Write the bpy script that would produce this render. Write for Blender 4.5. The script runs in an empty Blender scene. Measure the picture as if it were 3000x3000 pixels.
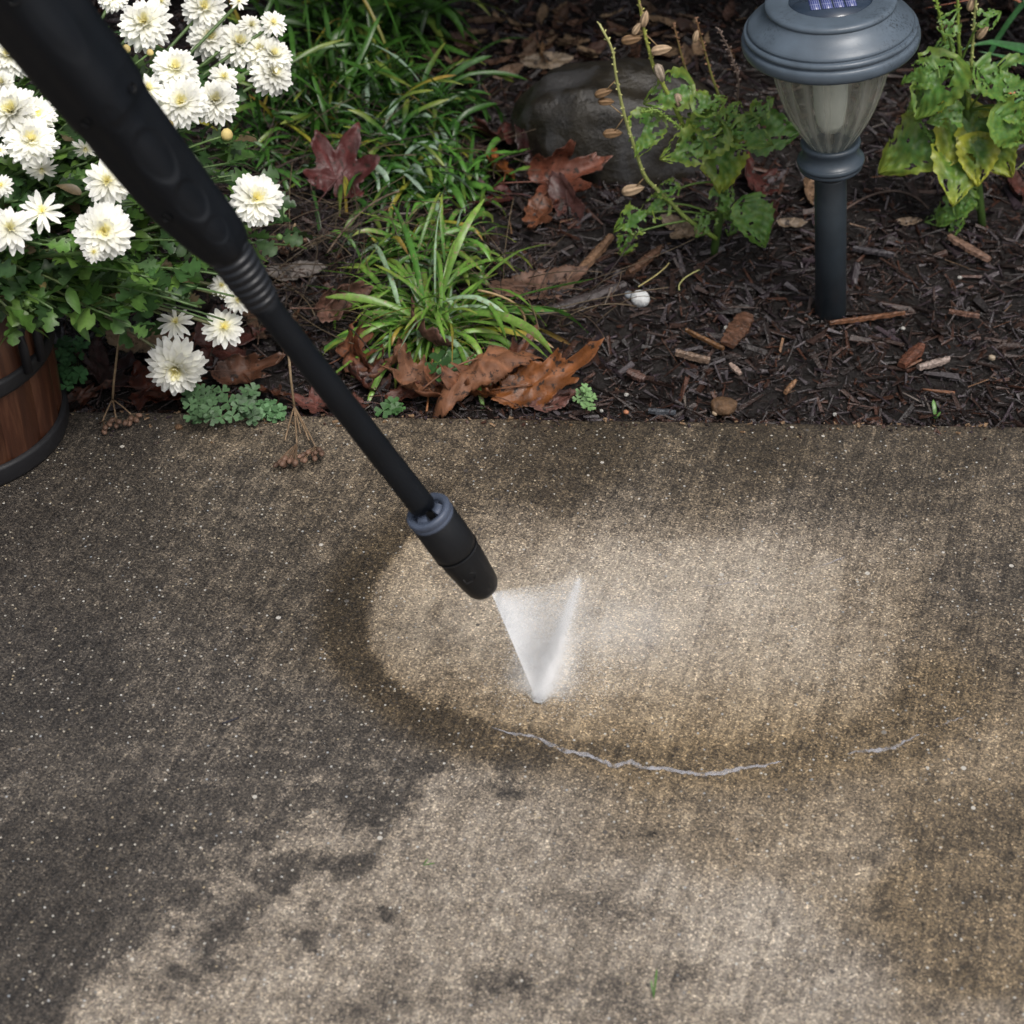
import bpy, math, random
import numpy as np
from mathutils import Vector, Matrix, Euler

# ------------------------------------------------------------------ camera, sky, sun, exposure
S = bpy.context.scene
COL = S.collection
R = math.radians
H = 1.05
PITCH = R(40)
F = 1500 / math.tan(R(15))          # focal length in photograph pixels (3000 wide)
cam = bpy.data.cameras.new("camera")
camo = bpy.data.objects.new("camera", cam)
COL.objects.link(camo)
camo.location = (0, 0, H)
camo.rotation_euler = (math.pi / 2 - PITCH, 0, 0)
cam.sensor_width = 36
cam.lens = F / 3000 * 36
cam.clip_start = 0.05
cam.clip_end = 500
cam.dof.use_dof = True
cam.dof.focus_distance = 1.62
cam.dof.aperture_fstop = 9.0
S.camera = camo

SUN_EL, SUN_AZ = R(62), R(150)
w = bpy.data.worlds.new("World")
S.world = w
w.use_nodes = True
wn, wl = w.node_tree.nodes, w.node_tree.links
bg = wn["Background"]
sky = wn.new("ShaderNodeTexSky")
sky.sky_type = 'NISHITA'
sky.sun_disc = False
sky.sun_elevation = SUN_EL
sky.sun_rotation = SUN_AZ
sky.dust_density = 6.0
sky.ozone_density = 0.6
hs = wn.new("ShaderNodeHueSaturation")
hs.inputs['Saturation'].default_value = 0.42      # overcast: the blue is veiled by cloud
wl.new(sky.outputs[0], hs.inputs['Color'])
wl.new(hs.outputs[0], bg.inputs[0])
bg.inputs[1].default_value = 0.12
sun = bpy.data.lights.new("sun", 'SUN')
sun.energy = 1.1
sun.angle = R(18)
sun.color = (1, .965, .91)
suno = bpy.data.objects.new("sun", sun)
COL.objects.link(suno)
sd = Vector((math.sin(SUN_AZ) * math.cos(SUN_EL), math.cos(SUN_AZ) * math.cos(SUN_EL), math.sin(SUN_EL)))
suno.rotation_euler = (-sd).to_track_quat('-Z', 'Y').to_euler()
suno.location = sd * 5
S.view_settings.view_transform = 'Standard'
S.view_settings.look = 'None'
S.view_settings.exposure = 0.27
S.view_settings.gamma = 1
S.render.engine = 'CYCLES'
S.cycles.use_denoising = True
S.cycles.max_bounces = 12
S.cycles.diffuse_bounces = 9
S.cycles.volume_bounces = 8
S.cycles.transparent_max_bounces = 24
S.cycles.volume_step_rate = 1.0

rng = np.random.default_rng(7)
random.seed(7)

# ------------------------------------------------------------------ projection helpers
CP, SP = math.cos(PITCH), math.sin(PITCH)
def ray(px, py):
    r = (px - 1500) / F
    d = (py - 1500) / F
    v = Vector((r, CP - d * SP, -SP - d * CP))
    return v            # not normalised: unit depth along the camera axis
CAM = Vector((0, 0, H))
def g(px, py, z=0.0):
    v = ray(px, py)
    return CAM + v * ((z - H) / v.z)
def at(px, py, y):      # point on the ray at world depth y
    v = ray(px, py)
    return CAM + v * (y / v.y)
def to_px(x, y, z):
    dx, dy, dz = x, y, z - H
    depth = dy * CP - dz * SP
    up = dy * SP + dz * CP
    return 1500 + F * dx / depth, 1500 - F * up / depth

# ------------------------------------------------------------------ object helpers
def tag(o, label=None, cat=None, group=None, kind=None):
    if label: o['label'] = label
    if cat: o['category'] = cat
    if group: o['group'] = group
    if kind: o['kind'] = kind
    return o
def empty(name, loc, rot=(0, 0, 0)):
    o = bpy.data.objects.new(name, None)
    o.empty_display_size = .02
    COL.objects.link(o)
    o.location = loc
    o.rotation_euler = rot
    return o
class MB:
    def __init__(s):
        s.v = []; s.f = []; s.c = []; s.n = 0
    def add(s, verts, faces, col=None):
        verts = np.asarray(verts, float).reshape(-1, 3)
        s.v.append(verts)
        b = s.n
        s.f.extend([tuple(b + i for i in f) for f in faces])
        if col is None: col = (1, 1, 1)
        col = np.asarray(col, float)
        if col.ndim == 1: col = np.tile(col, (len(verts), 1))
        s.c.append(col)
        s.n += len(verts)
    def mesh(s, name, mat, smooth=True):
        me = bpy.data.meshes.new(name)
        V = np.concatenate(s.v) if s.v else np.zeros((0, 3))
        me.from_pydata(V.tolist(), [], s.f)
        C = np.concatenate(s.c)
        a = me.attributes.new('col', 'FLOAT_COLOR', 'POINT')
        a.data.foreach_set('color', np.concatenate([C, np.ones((len(C), 1))], 1).ravel())
        if smooth:
            me.polygons.foreach_set('use_smooth', [True] * len(me.polygons))
        me.materials.append(mat)
        me.update()
        return me
    def build(s, name, mat, parent=None, smooth=True, loc=None):
        o = bpy.data.objects.new(name, s.mesh(name, mat, smooth))
        COL.objects.link(o)
        if parent: o.parent = parent
        if loc is not None: o.location = loc
        return o
def xf(V, loc=(0, 0, 0), rot=None, s=1.0):
    V = np.asarray(V, float) * s
    if rot is not None:
        V = V @ np.array(rot.to_matrix() if hasattr(rot, 'to_matrix') else rot).T
    return V + np.array(loc)
def lathe(prof, n=64, flute=None):
    V = []; Fc = []
    for i, (r, z) in enumerate(prof):
        for k in range(n):
            a = 2 * math.pi * k / n
            rr = r * (1 + (flute(i, a) if flute else 0))
            V.append((rr * math.cos(a), rr * math.sin(a), z))
    for i in range(len(prof) - 1):
        for k in range(n):
            k2 = (k + 1) % n
            Fc.append((i * n + k, i * n + k2, (i + 1) * n + k2, (i + 1) * n + k))
    return V, Fc
def frame_of(t, ref=None):
    t = np.array(t, float); t /= np.linalg.norm(t)
    ref = np.array((0, 0, 1.0)) if ref is None else np.array(ref, float)
    if abs(t @ ref) > .97: ref = np.array((1.0, 0, 0))
    a = np.cross(ref, t); a /= np.linalg.norm(a)
    return a, np.cross(t, a), t
def tube(pts, rad, n=6, cap=True, sx=1.0):
    pts = np.asarray(pts, float)
    m = len(pts)
    if np.isscalar(rad): rad = [rad] * m
    V = []; Fc = []
    for i in range(m):
        t = pts[min(i + 1, m - 1)] - pts[max(i - 1, 0)]
        if np.linalg.norm(t) < 1e-9: t = np.array((0, 0, 1.))
        a, b, _ = frame_of(t)
        for k in range(n):
            th = 2 * math.pi * k / n
            V.append(pts[i] + (a * math.cos(th) * sx + b * math.sin(th)) * rad[i])
    for i in range(m - 1):
        for k in range(n):
            k2 = (k + 1) % n
            Fc.append((i * n + k, i * n + k2, (i + 1) * n + k2, (i + 1) * n + k))
    if cap:
        Fc.append(tuple(range(n))[::-1]); Fc.append(tuple((m - 1) * n + k for k in range(n)))
    return V, Fc
def bez(p0, p1, p2, n=8):
    p0, p1, p2 = map(lambda p: np.array(p, float), (p0, p1, p2))
    t = np.linspace(0, 1, n)[:, None]
    return (1 - t) ** 2 * p0 + 2 * t * (1 - t) * p1 + t ** 2 * p2
def box(cx, cy, cz, sx, sy, sz):
    V = [(cx + i * sx / 2, cy + j * sy / 2, cz + k * sz / 2) for i in (-1, 1) for j in (-1, 1) for k in (-1, 1)]
    return V, [(0, 1, 3, 2), (4, 6, 7, 5), (0, 4, 5, 1), (2, 3, 7, 6), (0, 2, 6, 4), (1, 5, 7, 3)]
def ico(sub=2):
    import bmesh
    bm = bmesh.new(); bmesh.ops.create_icosphere(bm, subdivisions=sub, radius=1)
    V = np.array([v.co[:] for v in bm.verts]); Fc = [tuple(v.index for v in f.verts) for f in bm.faces]
    bm.free(); return V, Fc
ICO1, ICO2, ICO3, ICO4 = ico(1), ico(2), ico(3), ico(5)
_ph = np.random.default_rng(3).uniform(0, 6.28, (64, 3)); _dr = np.random.default_rng(4).normal(size=(64, 3))
_dr /= np.linalg.norm(_dr, axis=1)[:, None]
def snoise(P, scale=1.0, octs=3, seed=0):
    P = np.asarray(P, float) * scale
    out = np.zeros(len(P)); amp = 1; fr = 1; tot = 0
    for o in range(octs):
        for k in range(4):
            j = (seed * 7 + o * 4 + k) % 64
            out += amp * .35 * np.sin(P @ _dr[j] * fr * 6.28 + _ph[j, 0] + 1.3 * np.sin(P @ _dr[(j + 5) % 64] * fr * 4.1 + _ph[j, 1]))
        tot += amp; amp *= .5; fr *= 2.1
    return out / tot

# ------------------------------------------------------------------ materials
def new_mat(name):
    m = bpy.data.materials.new(name); m.use_nodes = True
    nt = m.node_tree; b = nt.nodes['Principled BSDF']
    return m, nt, b
def math_n(nt, op, a, b=None, c=None, clamp=False):
    n = nt.nodes.new('ShaderNodeMath'); n.operation = op; n.use_clamp = clamp
    for i, x in enumerate((a, b, c)):
        if x is None: continue
        if isinstance(x, (int, float)): n.inputs[i].default_value = x
        else: nt.links.new(x, n.inputs[i])
    return n.outputs[0]
def mixc(nt, fac, a, b, mode='MIX'):
    n = nt.nodes.new('ShaderNodeMix'); n.data_type = 'RGBA'; n.blend_type = mode
    for s_, x in ((n.inputs[0], fac), (n.inputs[6], a), (n.inputs[7], b)):
        if isinstance(x, (int, float)): s_.default_value = x
        elif isinstance(x, tuple): s_.default_value = (*x, 1) if len(x) == 3 else x
        else: nt.links.new(x, s_)
    return n.outputs[2]
def ramp(nt, fac, stops, interp='LINEAR'):
    n = nt.nodes.new('ShaderNodeValToRGB'); n.color_ramp.interpolation = interp
    e = n.color_ramp.elements
    while len(e) < len(stops): e.new(.5)
    for el, (p, c) in zip(e, stops):
        el.position = p
        el.color = (*c, 1) if isinstance(c, tuple) else (c, c, c, 1)
    nt.links.new(fac, n.inputs[0])
    return n.outputs[0]
def noise(nt, scale, detail=4, rough=.55, coord=None, out=0, dist=0):
    n = nt.nodes.new('ShaderNodeTexNoise')
    n.inputs['Scale'].default_value = scale; n.inputs['Detail'].default_value = detail
    n.inputs['Roughness'].default_value = rough; n.inputs['Distortion'].default_value = dist
    if coord is not None: nt.links.new(coord, n.inputs['Vector'])
    return n.outputs[out]
def voro(nt, scale, coord=None, feature='F1', rnd=1.0):
    n = nt.nodes.new('ShaderNodeTexVoronoi'); n.feature = feature
    n.inputs['Scale'].default_value = scale; n.inputs['Randomness'].default_value = rnd
    if coord is not None: nt.links.new(coord, n.inputs['Vector'])
    return n
def objc(nt):
    return nt.nodes.new('ShaderNodeTexCoord').outputs['Object']
def geoc(nt):
    return nt.nodes.new('ShaderNodeNewGeometry').outputs['Position']
def mapping(nt, coord, scale=(1, 1, 1), rot=(0, 0, 0)):
    n = nt.nodes.new('ShaderNodeMapping'); n.inputs['Scale'].default_value = scale; n.inputs['Rotation'].default_value = rot
    nt.links.new(coord, n.inputs[0]); return n.outputs[0]
def attr(nt, name='col'):
    n = nt.nodes.new('ShaderNodeAttribute'); n.attribute_name = name; return n
def bump(nt, b, h, strength=.5, dist=.002):
    n = nt.nodes.new('ShaderNodeBump'); n.inputs['Strength'].default_value = strength; n.inputs['Distance'].default_value = dist
    nt.links.new(h, n.inputs['Height']); nt.links.new(n.outputs[0], b.inputs['Normal']); return n
def setc(nt, b, x):
    if isinstance(x, tuple): b.inputs['Base Color'].default_value = (*x, 1)
    else: nt.links.new(x, b.inputs['Base Color'])

def simple_mat(name, base, rough=.5, var=.25, scale=60, bumpd=0, spec=.5, metal=0):
    m, nt, b = new_mat(name)
    c = objc(nt)
    n1 = noise(nt, scale, 5, .6, c)
    lo = tuple(x * (1 - var) for x in base); hi = tuple(min(1, x * (1 + var)) for x in base)
    setc(nt, b, ramp(nt, n1, [(.3, lo), (.7, hi)]))
    b.inputs['Roughness'].default_value = rough
    b.inputs['Specular IOR Level'].default_value = spec
    b.inputs['Metallic'].default_value = metal
    if bumpd: bump(nt, b, noise(nt, scale * 3, 4, .6, c), .5, bumpd)
    return m

def leaf_mat(name, rough=.38, blem=0.0, blemc=(.16, .12, .05), trans=.22, scale=120, patchy=0.0, bd=.0008):
    m, nt, b = new_mat(name)
    a = attr(nt).outputs['Color']
    c = geoc(nt)
    n1 = noise(nt, scale, 4, .6, c)
    colr = mixc(nt, 1.0, a, ramp(nt, n1, [(.25, .62), (.75, 1.3)]), 'MULTIPLY')
    if blem:
        n2 = noise(nt, scale * 1.6, 5, .7, c)
        f = ramp(nt, n2, [(1 - blem - .02, 0.0), (1 - blem + .03, 1.0)])
        colr = mixc(nt, f, colr, blemc)
    setc(nt, b, colr)
    b.inputs['Roughness'].default_value = rough
    if patchy: nt.links.new(ramp(nt, noise(nt, scale * .8, 5, .7, c), [(.38, rough), (.6, rough + patchy)]), b.inputs['Roughness'])
    b.inputs['Specular IOR Level'].default_value = .45
    bump(nt, b, noise(nt, scale * 2.5, 5, .7, c), .5 if patchy else .35, bd)
    if trans:
        t = nt.nodes.new('ShaderNodeBsdfTranslucent'); nt.links.new(colr, t.inputs[0])
        mx = nt.nodes.new('ShaderNodeMixShader'); mx.inputs[0].default_value = trans
        out = nt.nodes['Material Output']
        nt.links.new(b.outputs[0], mx.inputs[1]); nt.links.new(t.outputs[0], mx.inputs[2]); nt.links.new(mx.outputs[0], out.inputs[0])
    return m

M = {}
M['leaf'] = leaf_mat('leaf_green', blem=.0)
M['strap'] = leaf_mat('strap_leaf', blem=.42, blemc=(.26, .22, .11), scale=150, rough=.25)
M['strap2'] = leaf_mat('strap_leaf_clean', blem=.0, scale=150, rough=.26)
M['eaten'] = leaf_mat('eaten_leaf', blem=.3, blemc=(.30, .30, .03), scale=130, rough=.36)
M['petal'] = leaf_mat('petal', rough=.6, trans=.3, scale=40)
M['dead'] = leaf_mat('dead_leaf', rough=.2, patchy=.4, bd=.0022, blem=.42, blemc=(.02, .011, .007), trans=.08, scale=70)
M['deaddry'] = leaf_mat('dry_leaf', rough=.45, patchy=.3, bd=.0022, blem=.42, blemc=(.04, .02, .012), trans=.1, scale=90)
M['stem'] = leaf_mat('stem', rough=.45, trans=0, scale=200)
M['twig'] = leaf_mat('twig', rough=.6, trans=0, scale=200)
M['clover'] = leaf_mat('clover', rough=.5, trans=.15, scale=200)
M['shrub'] = leaf_mat('shrub_leaf', rough=.3, trans=.1, scale=60)

# concrete: exposed sand and grit with wet and dirty patches (stain = attribute, laid out on the slab)
def concrete():
    m, nt, b = new_mat('concrete')
    c = geoc(nt)
    st = nt.nodes.new('ShaderNodeSeparateColor'); nt.links.new(attr(nt, 'col').outputs['Color'], st.inputs[0])
    dirt, brown, wet = st.outputs[0], st.outputs[1], st.outputs[2]
    # fine mottling and broom strokes
    cs = mapping(nt, mapping(nt, c, (1, 1, 1), (0, 0, R(17))), (1.0, .045, 1))     # broom strokes lie 17 degrees off the slab's depth
    n1 = noise(nt, 60, 7, .66, c)
    n2 = noise(nt, 330, 4, .6, cs)
    n4 = noise(nt, 120, 3, .6, cs)
    mid = math_n(nt, 'MULTIPLY', dirt, math_n(nt, 'SUBTRACT', 1.0, dirt))
    mot = math_n(nt, 'MULTIPLY', math_n(nt, 'SUBTRACT', n1, .5), math_n(nt, 'ADD', math_n(nt, 'MULTIPLY', mid, 2.4), .30))
    br = math_n(nt, 'ADD', math_n(nt, 'MULTIPLY', math_n(nt, 'SUBTRACT', n2, .5), .46), math_n(nt, 'MULTIPLY', math_n(nt, 'SUBTRACT', n4, .5), .34))
    d = math_n(nt, 'ADD', dirt, math_n(nt, 'ADD', mot, br), clamp=True)
    base = ramp(nt, d, [(0, (.49, .445, .385)), (.35, (.245, .216, .182)), (.7, (.082, .073, .064)), (1, (.030, .027, .025))])
    base = mixc(nt, math_n(nt, 'MULTIPLY', brown, .8), base, mixc(nt, 1.0, base, (1.0, .82, .52), 'MULTIPLY'))
    # sand grains in two sizes
    v1 = voro(nt, 900, c)
    g1 = nt.nodes.new('ShaderNodeSeparateColor'); nt.links.new(v1.outputs['Color'], g1.inputs[0])
    grain = ramp(nt, g1.outputs[0], [(0, (.22, .22, .25)), (.3, (.55, .55, .57)), (.62, (.95, .95, .95)), (.85, (1.35, 1.31, 1.25)), (.93, (1.65, 1.62, 1.57)), (1, (2.7, 2.7, 2.66))])
    v0 = voro(nt, 520, c)
    g0 = nt.nodes.new('ShaderNodeSeparateColor'); nt.links.new(v0.outputs['Color'], g0.inputs[0])
    grain0 = ramp(nt, g0.outputs[0], [(0, (.66, .66, .69)), (.5, (.98, .97, .96)), (1, (1.34, 1.31, 1.26))])
    gk = math_n(nt, 'ADD', math_n(nt, 'MULTIPLY', d, .75), .56, clamp=True)
    base = mixc(nt, gk, base, mixc(nt, 1.0, mixc(nt, 1.0, base, grain, 'MULTIPLY'), grain0, 'MULTIPLY'))
    v2 = voro(nt, 300, c)
    g2 = nt.nodes.new('ShaderNodeSeparateColor'); nt.links.new(v2.outputs['Color'], g2.inputs[0])
    near = math_n(nt, 'LESS_THAN', v2.outputs['Distance'], .30)
    white = math_n(nt, 'MULTIPLY', math_n(nt, 'GREATER_THAN', g2.outputs[0], .89), near)
    base = mixc(nt, math_n(nt, 'MULTIPLY', white, .85), base, ramp(nt, g2.outputs[1], [(0, (.42, .33, .2)), (.4, (.5, .46, .38)), (.8, (.6, .59, .55)), (1, (.30, .33, .36))]))
    dark = math_n(nt, 'MULTIPLY', math_n(nt, 'LESS_THAN', g2.outputs[2], .10), near)
    base = mixc(nt, math_n(nt, 'MULTIPLY', dark, .6), base, (.05, .045, .042))
    v3 = voro(nt, 75, c)
    g3 = nt.nodes.new('ShaderNodeSeparateColor'); nt.links.new(v3.outputs['Color'], g3.inputs[0])
    peb = math_n(nt, 'MULTIPLY', math_n(nt, 'GREATER_THAN', g3.outputs[0], .93), math_n(nt, 'LESS_THAN', v3.outputs['Distance'], .15))
    base = mixc(nt, peb, base, ramp(nt, g3.outputs[1], [(0, (.06, .05, .045)), (.5, (.12, .11, .10)), (.62, (.5, .47, .42)), (1, (.55, .52, .47))]))
    setc(nt, b, base)
    rr = math_n(nt, 'SUBTRACT', .62, math_n(nt, 'MULTIPLY', wet, .38))
    nt.links.new(rr, b.inputs['Roughness'])
    b.inputs['Specular IOR Level'].default_value = .5
    h = math_n(nt, 'ADD', math_n(nt, 'MULTIPLY', g1.outputs[1], .6), math_n(nt, 'MULTIPLY', n2, 1.6))
    h = math_n(nt, 'SUBTRACT', h, math_n(nt, 'MULTIPLY', v1.outputs['Distance'], .8))
    bump(nt, b, h, .8, .0008)
    return m
M['concrete'] = concrete()

def soil_mat():
    m, nt, b = new_mat('wet_soil')
    c = geoc(nt)
    n1 = noise(nt, 90, 8, .7, c)
    n2 = noise(nt, 14, 4, .6, c)
    colr = ramp(nt, n1, [(.3, (.003, .002, .002)), (.55, (.010, .007, .006)), (.8, (.028, .020, .018))])
    colr = mixc(nt, n2, colr, (.012, .009, .008))
    setc(nt, b, colr)
    b.inputs['Roughness'].default_value = .42
    bump(nt, b, n1, 1, .006)
    return m
M['soil'] = soil_mat()
def chip_mat():
    m, nt, b = new_mat('wet_bark')
    a = attr(nt).outputs['Color']; c = geoc(nt)
    n1 = noise(nt, 260, 4, .7, c)
    setc(nt, b, mixc(nt, 1, a, ramp(nt, n1, [(.25, .45), (.75, 1.6)]), 'MULTIPLY'))
    b.inputs['Roughness'].default_value = .27
    b.inputs['Specular IOR Level'].default_value = .5
    bump(nt, b, n1, .8, .002)
    return m
M['chip'] = chip_mat()
def stone_mat(name, ca, cb, cc=None, scale=18, rough=.5):
    m, nt, b = new_mat(name)
    c = objc(nt)
    n1 = noise(nt, scale, 8, .65, c); n2 = noise(nt, scale * .5, 3, .6, c, dist=.5)
    colr = ramp(nt, n1, [(.3, ca), (.7, cb)])
    if cc: colr = mixc(nt, ramp(nt, n2, [(.5, 0.0), (.62, 1.0)]), colr, cc)
    setc(nt, b, colr); b.inputs['Roughness'].default_value = rough
    bump(nt, b, n1, .8, .006)
    return m
M['boulder'] = stone_mat('wet_boulder', (.005, .004, .003), (.026, .021, .013), (.040, .039, .039), 32, .38)
M['wstone'] = stone_mat('white_stone', (.55, .58, .6), (.8, .8, .78), None, 150, .5)
M['pstone'] = stone_mat('pale_pebble', (.34, .33, .30), (.55, .54, .50), None, 300, .5)
M['bstone'] = stone_mat('brown_stone', (.06, .035, .018), (.18, .10, .05), None, 150, .45)

def black_plastic(name, base, rough, speck=0.0, spec=.5):
    m, nt, b = new_mat(name); b.inputs['Specular IOR Level'].default_value = spec
    c = objc(nt)
    n1 = noise(nt, 30, 5, .6, c)
    colr = ramp(nt, n1, [(.3, tuple(x * .8 for x in base)), (.7, tuple(x * 1.25 for x in base))])
    if speck:
        v = voro(nt, 900, c)
        n2 = noise(nt, 9, 4, .6, c)
        n3 = noise(nt, 420, 3, .7, c)
        f = math_n(nt, 'MULTIPLY', ramp(nt, n3, [(.52, 0.0), (.6, 1.0)]), ramp(nt, n2, [(.48, .0), (.62, speck)]))
        colr = mixc(nt, f, colr, (.012, .013, .014))
    setc(nt, b, colr)
    nt.links.new(ramp(nt, noise(nt, 50, 4, .6, c), [(.3, rough - .07), (.7, rough + .08)]), b.inputs['Roughness'])
    bump(nt, b, noise(nt, 900, 2, .5, c), .25, .0004)
    return m
M['lance'] = black_plastic('black_lance_plastic', (.0022, .0036, .0060), .5, 0, .32)
M['lance_dark'] = black_plastic('black_recess', (.0015, .0015, .0018), .7)
M['rubber'] = black_plastic('black_rubber', (.010, .012, .016), .42)
M['nozzle'] = black_plastic('black_nozzle', (.006, .007, .009), .42, 0, .4)
M['nozring'] = black_plastic('grey_nozzle_ring', (.062, .078, .115), .45)
M['lampcap'] = black_plastic('lamp_cap_plastic', (.082, .108, .138), .36, .8)
M['lamppole'] = black_plastic('lamp_pole_plastic', (.022, .030, .038), .42, .5)
M['lampcollar'] = black_plastic('lamp_collar_plastic', (.04, .055, .072), .35, .9)
M['hoop'] = black_plastic('black_hoop', (.010, .010, .012), .55)

def wood_mat():
    m, nt, b = new_mat('red_brown_wood')
    c = objc(nt)
    a = attr(nt).outputs['Color']
    cs = mapping(nt, c, (1, 1, .06))
    n1 = noise(nt, 110, 6, .65, cs, dist=.4)
    n2 = noise(nt, 30, 4, .6, cs)
    colr = ramp(nt, n1, [(.25, (.016, .006, .004)), (.5, (.058, .021, .011)), (.75, (.15, .066, .034))])
    colr = mixc(nt, ramp(nt, n2, [(.55, 0.0), (.75, .55)]), colr, (.02, .008, .004))
    setc(nt, b, mixc(nt, 1, colr, a, 'MULTIPLY'))
    b.inputs['Roughness'].default_value = .38
    bump(nt, b, n1, .6, .0015)
    return m
M['wood'] = wood_mat()

def lens_mat():
    m, nt, b = new_mat('fluted_lens')
    c = objc(nt)
    sp = nt.nodes.new('ShaderNodeSeparateXYZ'); nt.links.new(c, sp.inputs[0])
    setc(nt, b, ramp(nt, noise(nt, 30, 5, .6, c), [(.3, (.62, .63, .54)), (.7, (.80, .81, .74))]))
    b.inputs['Roughness'].default_value = .14
    t = nt.nodes.new('ShaderNodeBsdfTranslucent'); t.inputs[0].default_value = (.86, .86, .76, 1)
    tr = nt.nodes.new('ShaderNodeBsdfTransparent'); tr.inputs[0].default_value = (.93, .94, .88, 1)
    m1 = nt.nodes.new('ShaderNodeMixShader'); m1.inputs[0].default_value = .4
    nt.links.new(b.outputs[0], m1.inputs[1]); nt.links.new(t.outputs[0], m1.inputs[2])
    m2 = nt.nodes.new('ShaderNodeMixShader')
    # mix of clear and milky shader varies with the flutes round the lens
    ang = math_n(nt, 'ARCTAN2', sp.outputs[1], sp.outputs[0])
    fl = math_n(nt, 'ABSOLUTE', math_n(nt, 'SINE', math_n(nt, 'MULTIPLY', ang, 9)))
    fn = math_n(nt, 'ADD', math_n(nt, 'MULTIPLY', fl, .30), math_n(nt, 'MULTIPLY', noise(nt, 40, 4, .6, mapping(nt, c, (1, 1, .15))), .50))
    nt.links.new(ramp(nt, fn, [(.2, .50), (.6, .86)]), m2.inputs[0])
    nt.links.new(m1.outputs[0], m2.inputs[1]); nt.links.new(tr.outputs[0], m2.inputs[2])
    nt.links.new(m2.outputs[0], nt.nodes['Material Output'].inputs[0])
    return m
M['lens'] = lens_mat()
M['diffuser'] = simple_mat('white_diffuser', (.62, .64, .64), .4, .05)
M['panelglass'] = simple_mat('dark_panel_glass', (.03, .045, .07), .12, .2)
def cell_mat():
    m, nt, b = new_mat('solar_cell')
    c = objc(nt)
    sp = nt.nodes.new('ShaderNodeSeparateXYZ'); nt.links.new(c, sp.inputs[0])
    fx = math_n(nt, 'FRACT', math_n(nt, 'MULTIPLY', sp.outputs[0], 560))
    l1 = math_n(nt, 'LESS_THAN', fx, .28)
    fy = math_n(nt, 'FRACT', math_n(nt, 'ADD', math_n(nt, 'MULTIPLY', sp.outputs[1], 62), .5))
    l2 = math_n(nt, 'LESS_THAN', fy, .06)
    l = math_n(nt, 'MAXIMUM', l1, l2)
    setc(nt, b, mixc(nt, math_n(nt, 'MULTIPLY', l, .65), (.045, .06, .20), (.32, .35, .50)))
    b.inputs['Roughness'].default_value = .25
    return m
M['cell'] = cell_mat()
M['metal'] = simple_mat('nozzle_metal', (.5, .45, .35), .3, .1, metal=1)

def vdot(nt, v, w):
    n = nt.nodes.new('ShaderNodeVectorMath'); n.operation = 'DOT_PRODUCT'
    nt.links.new(v, n.inputs[0]); n.inputs[1].default_value = tuple(w); return n.outputs['Value']
def vsub(nt, v, w):
    n = nt.nodes.new('ShaderNodeVectorMath'); n.operation = 'SUBTRACT'
    nt.links.new(v, n.inputs[0]); n.inputs[1].default_value = tuple(w); return n.outputs[0]
def mist_mat(name, build_density):
    """airborne water: a scattering volume whose density follows the spray's own geometry"""
    m = bpy.data.materials.new(name); m.use_nodes = True
    nt = m.node_tree; nt.nodes.remove(nt.nodes['Principled BSDF'])
    v = nt.nodes.new('ShaderNodeVolumePrincipled')
    v.inputs['Color'].default_value = (1, 1, 1, 1)
    v.inputs['Anisotropy'].default_value = -.45
    nt.links.new(build_density(nt, objc(nt)), v.inputs['Density'])
    nt.links.new(v.outputs[0], nt.nodes['Material Output'].inputs['Volume'])
    return m
# ------------------------------------------------------------------ patio slab and mulch bed
E0, E1 = g(-300, 1188), g(3400, 1248)
ESL = (E1.y - E0.y) / (E1.x - E0.x)
def yedge(x): return E0.y + (x - E0.x) * ESL

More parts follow.
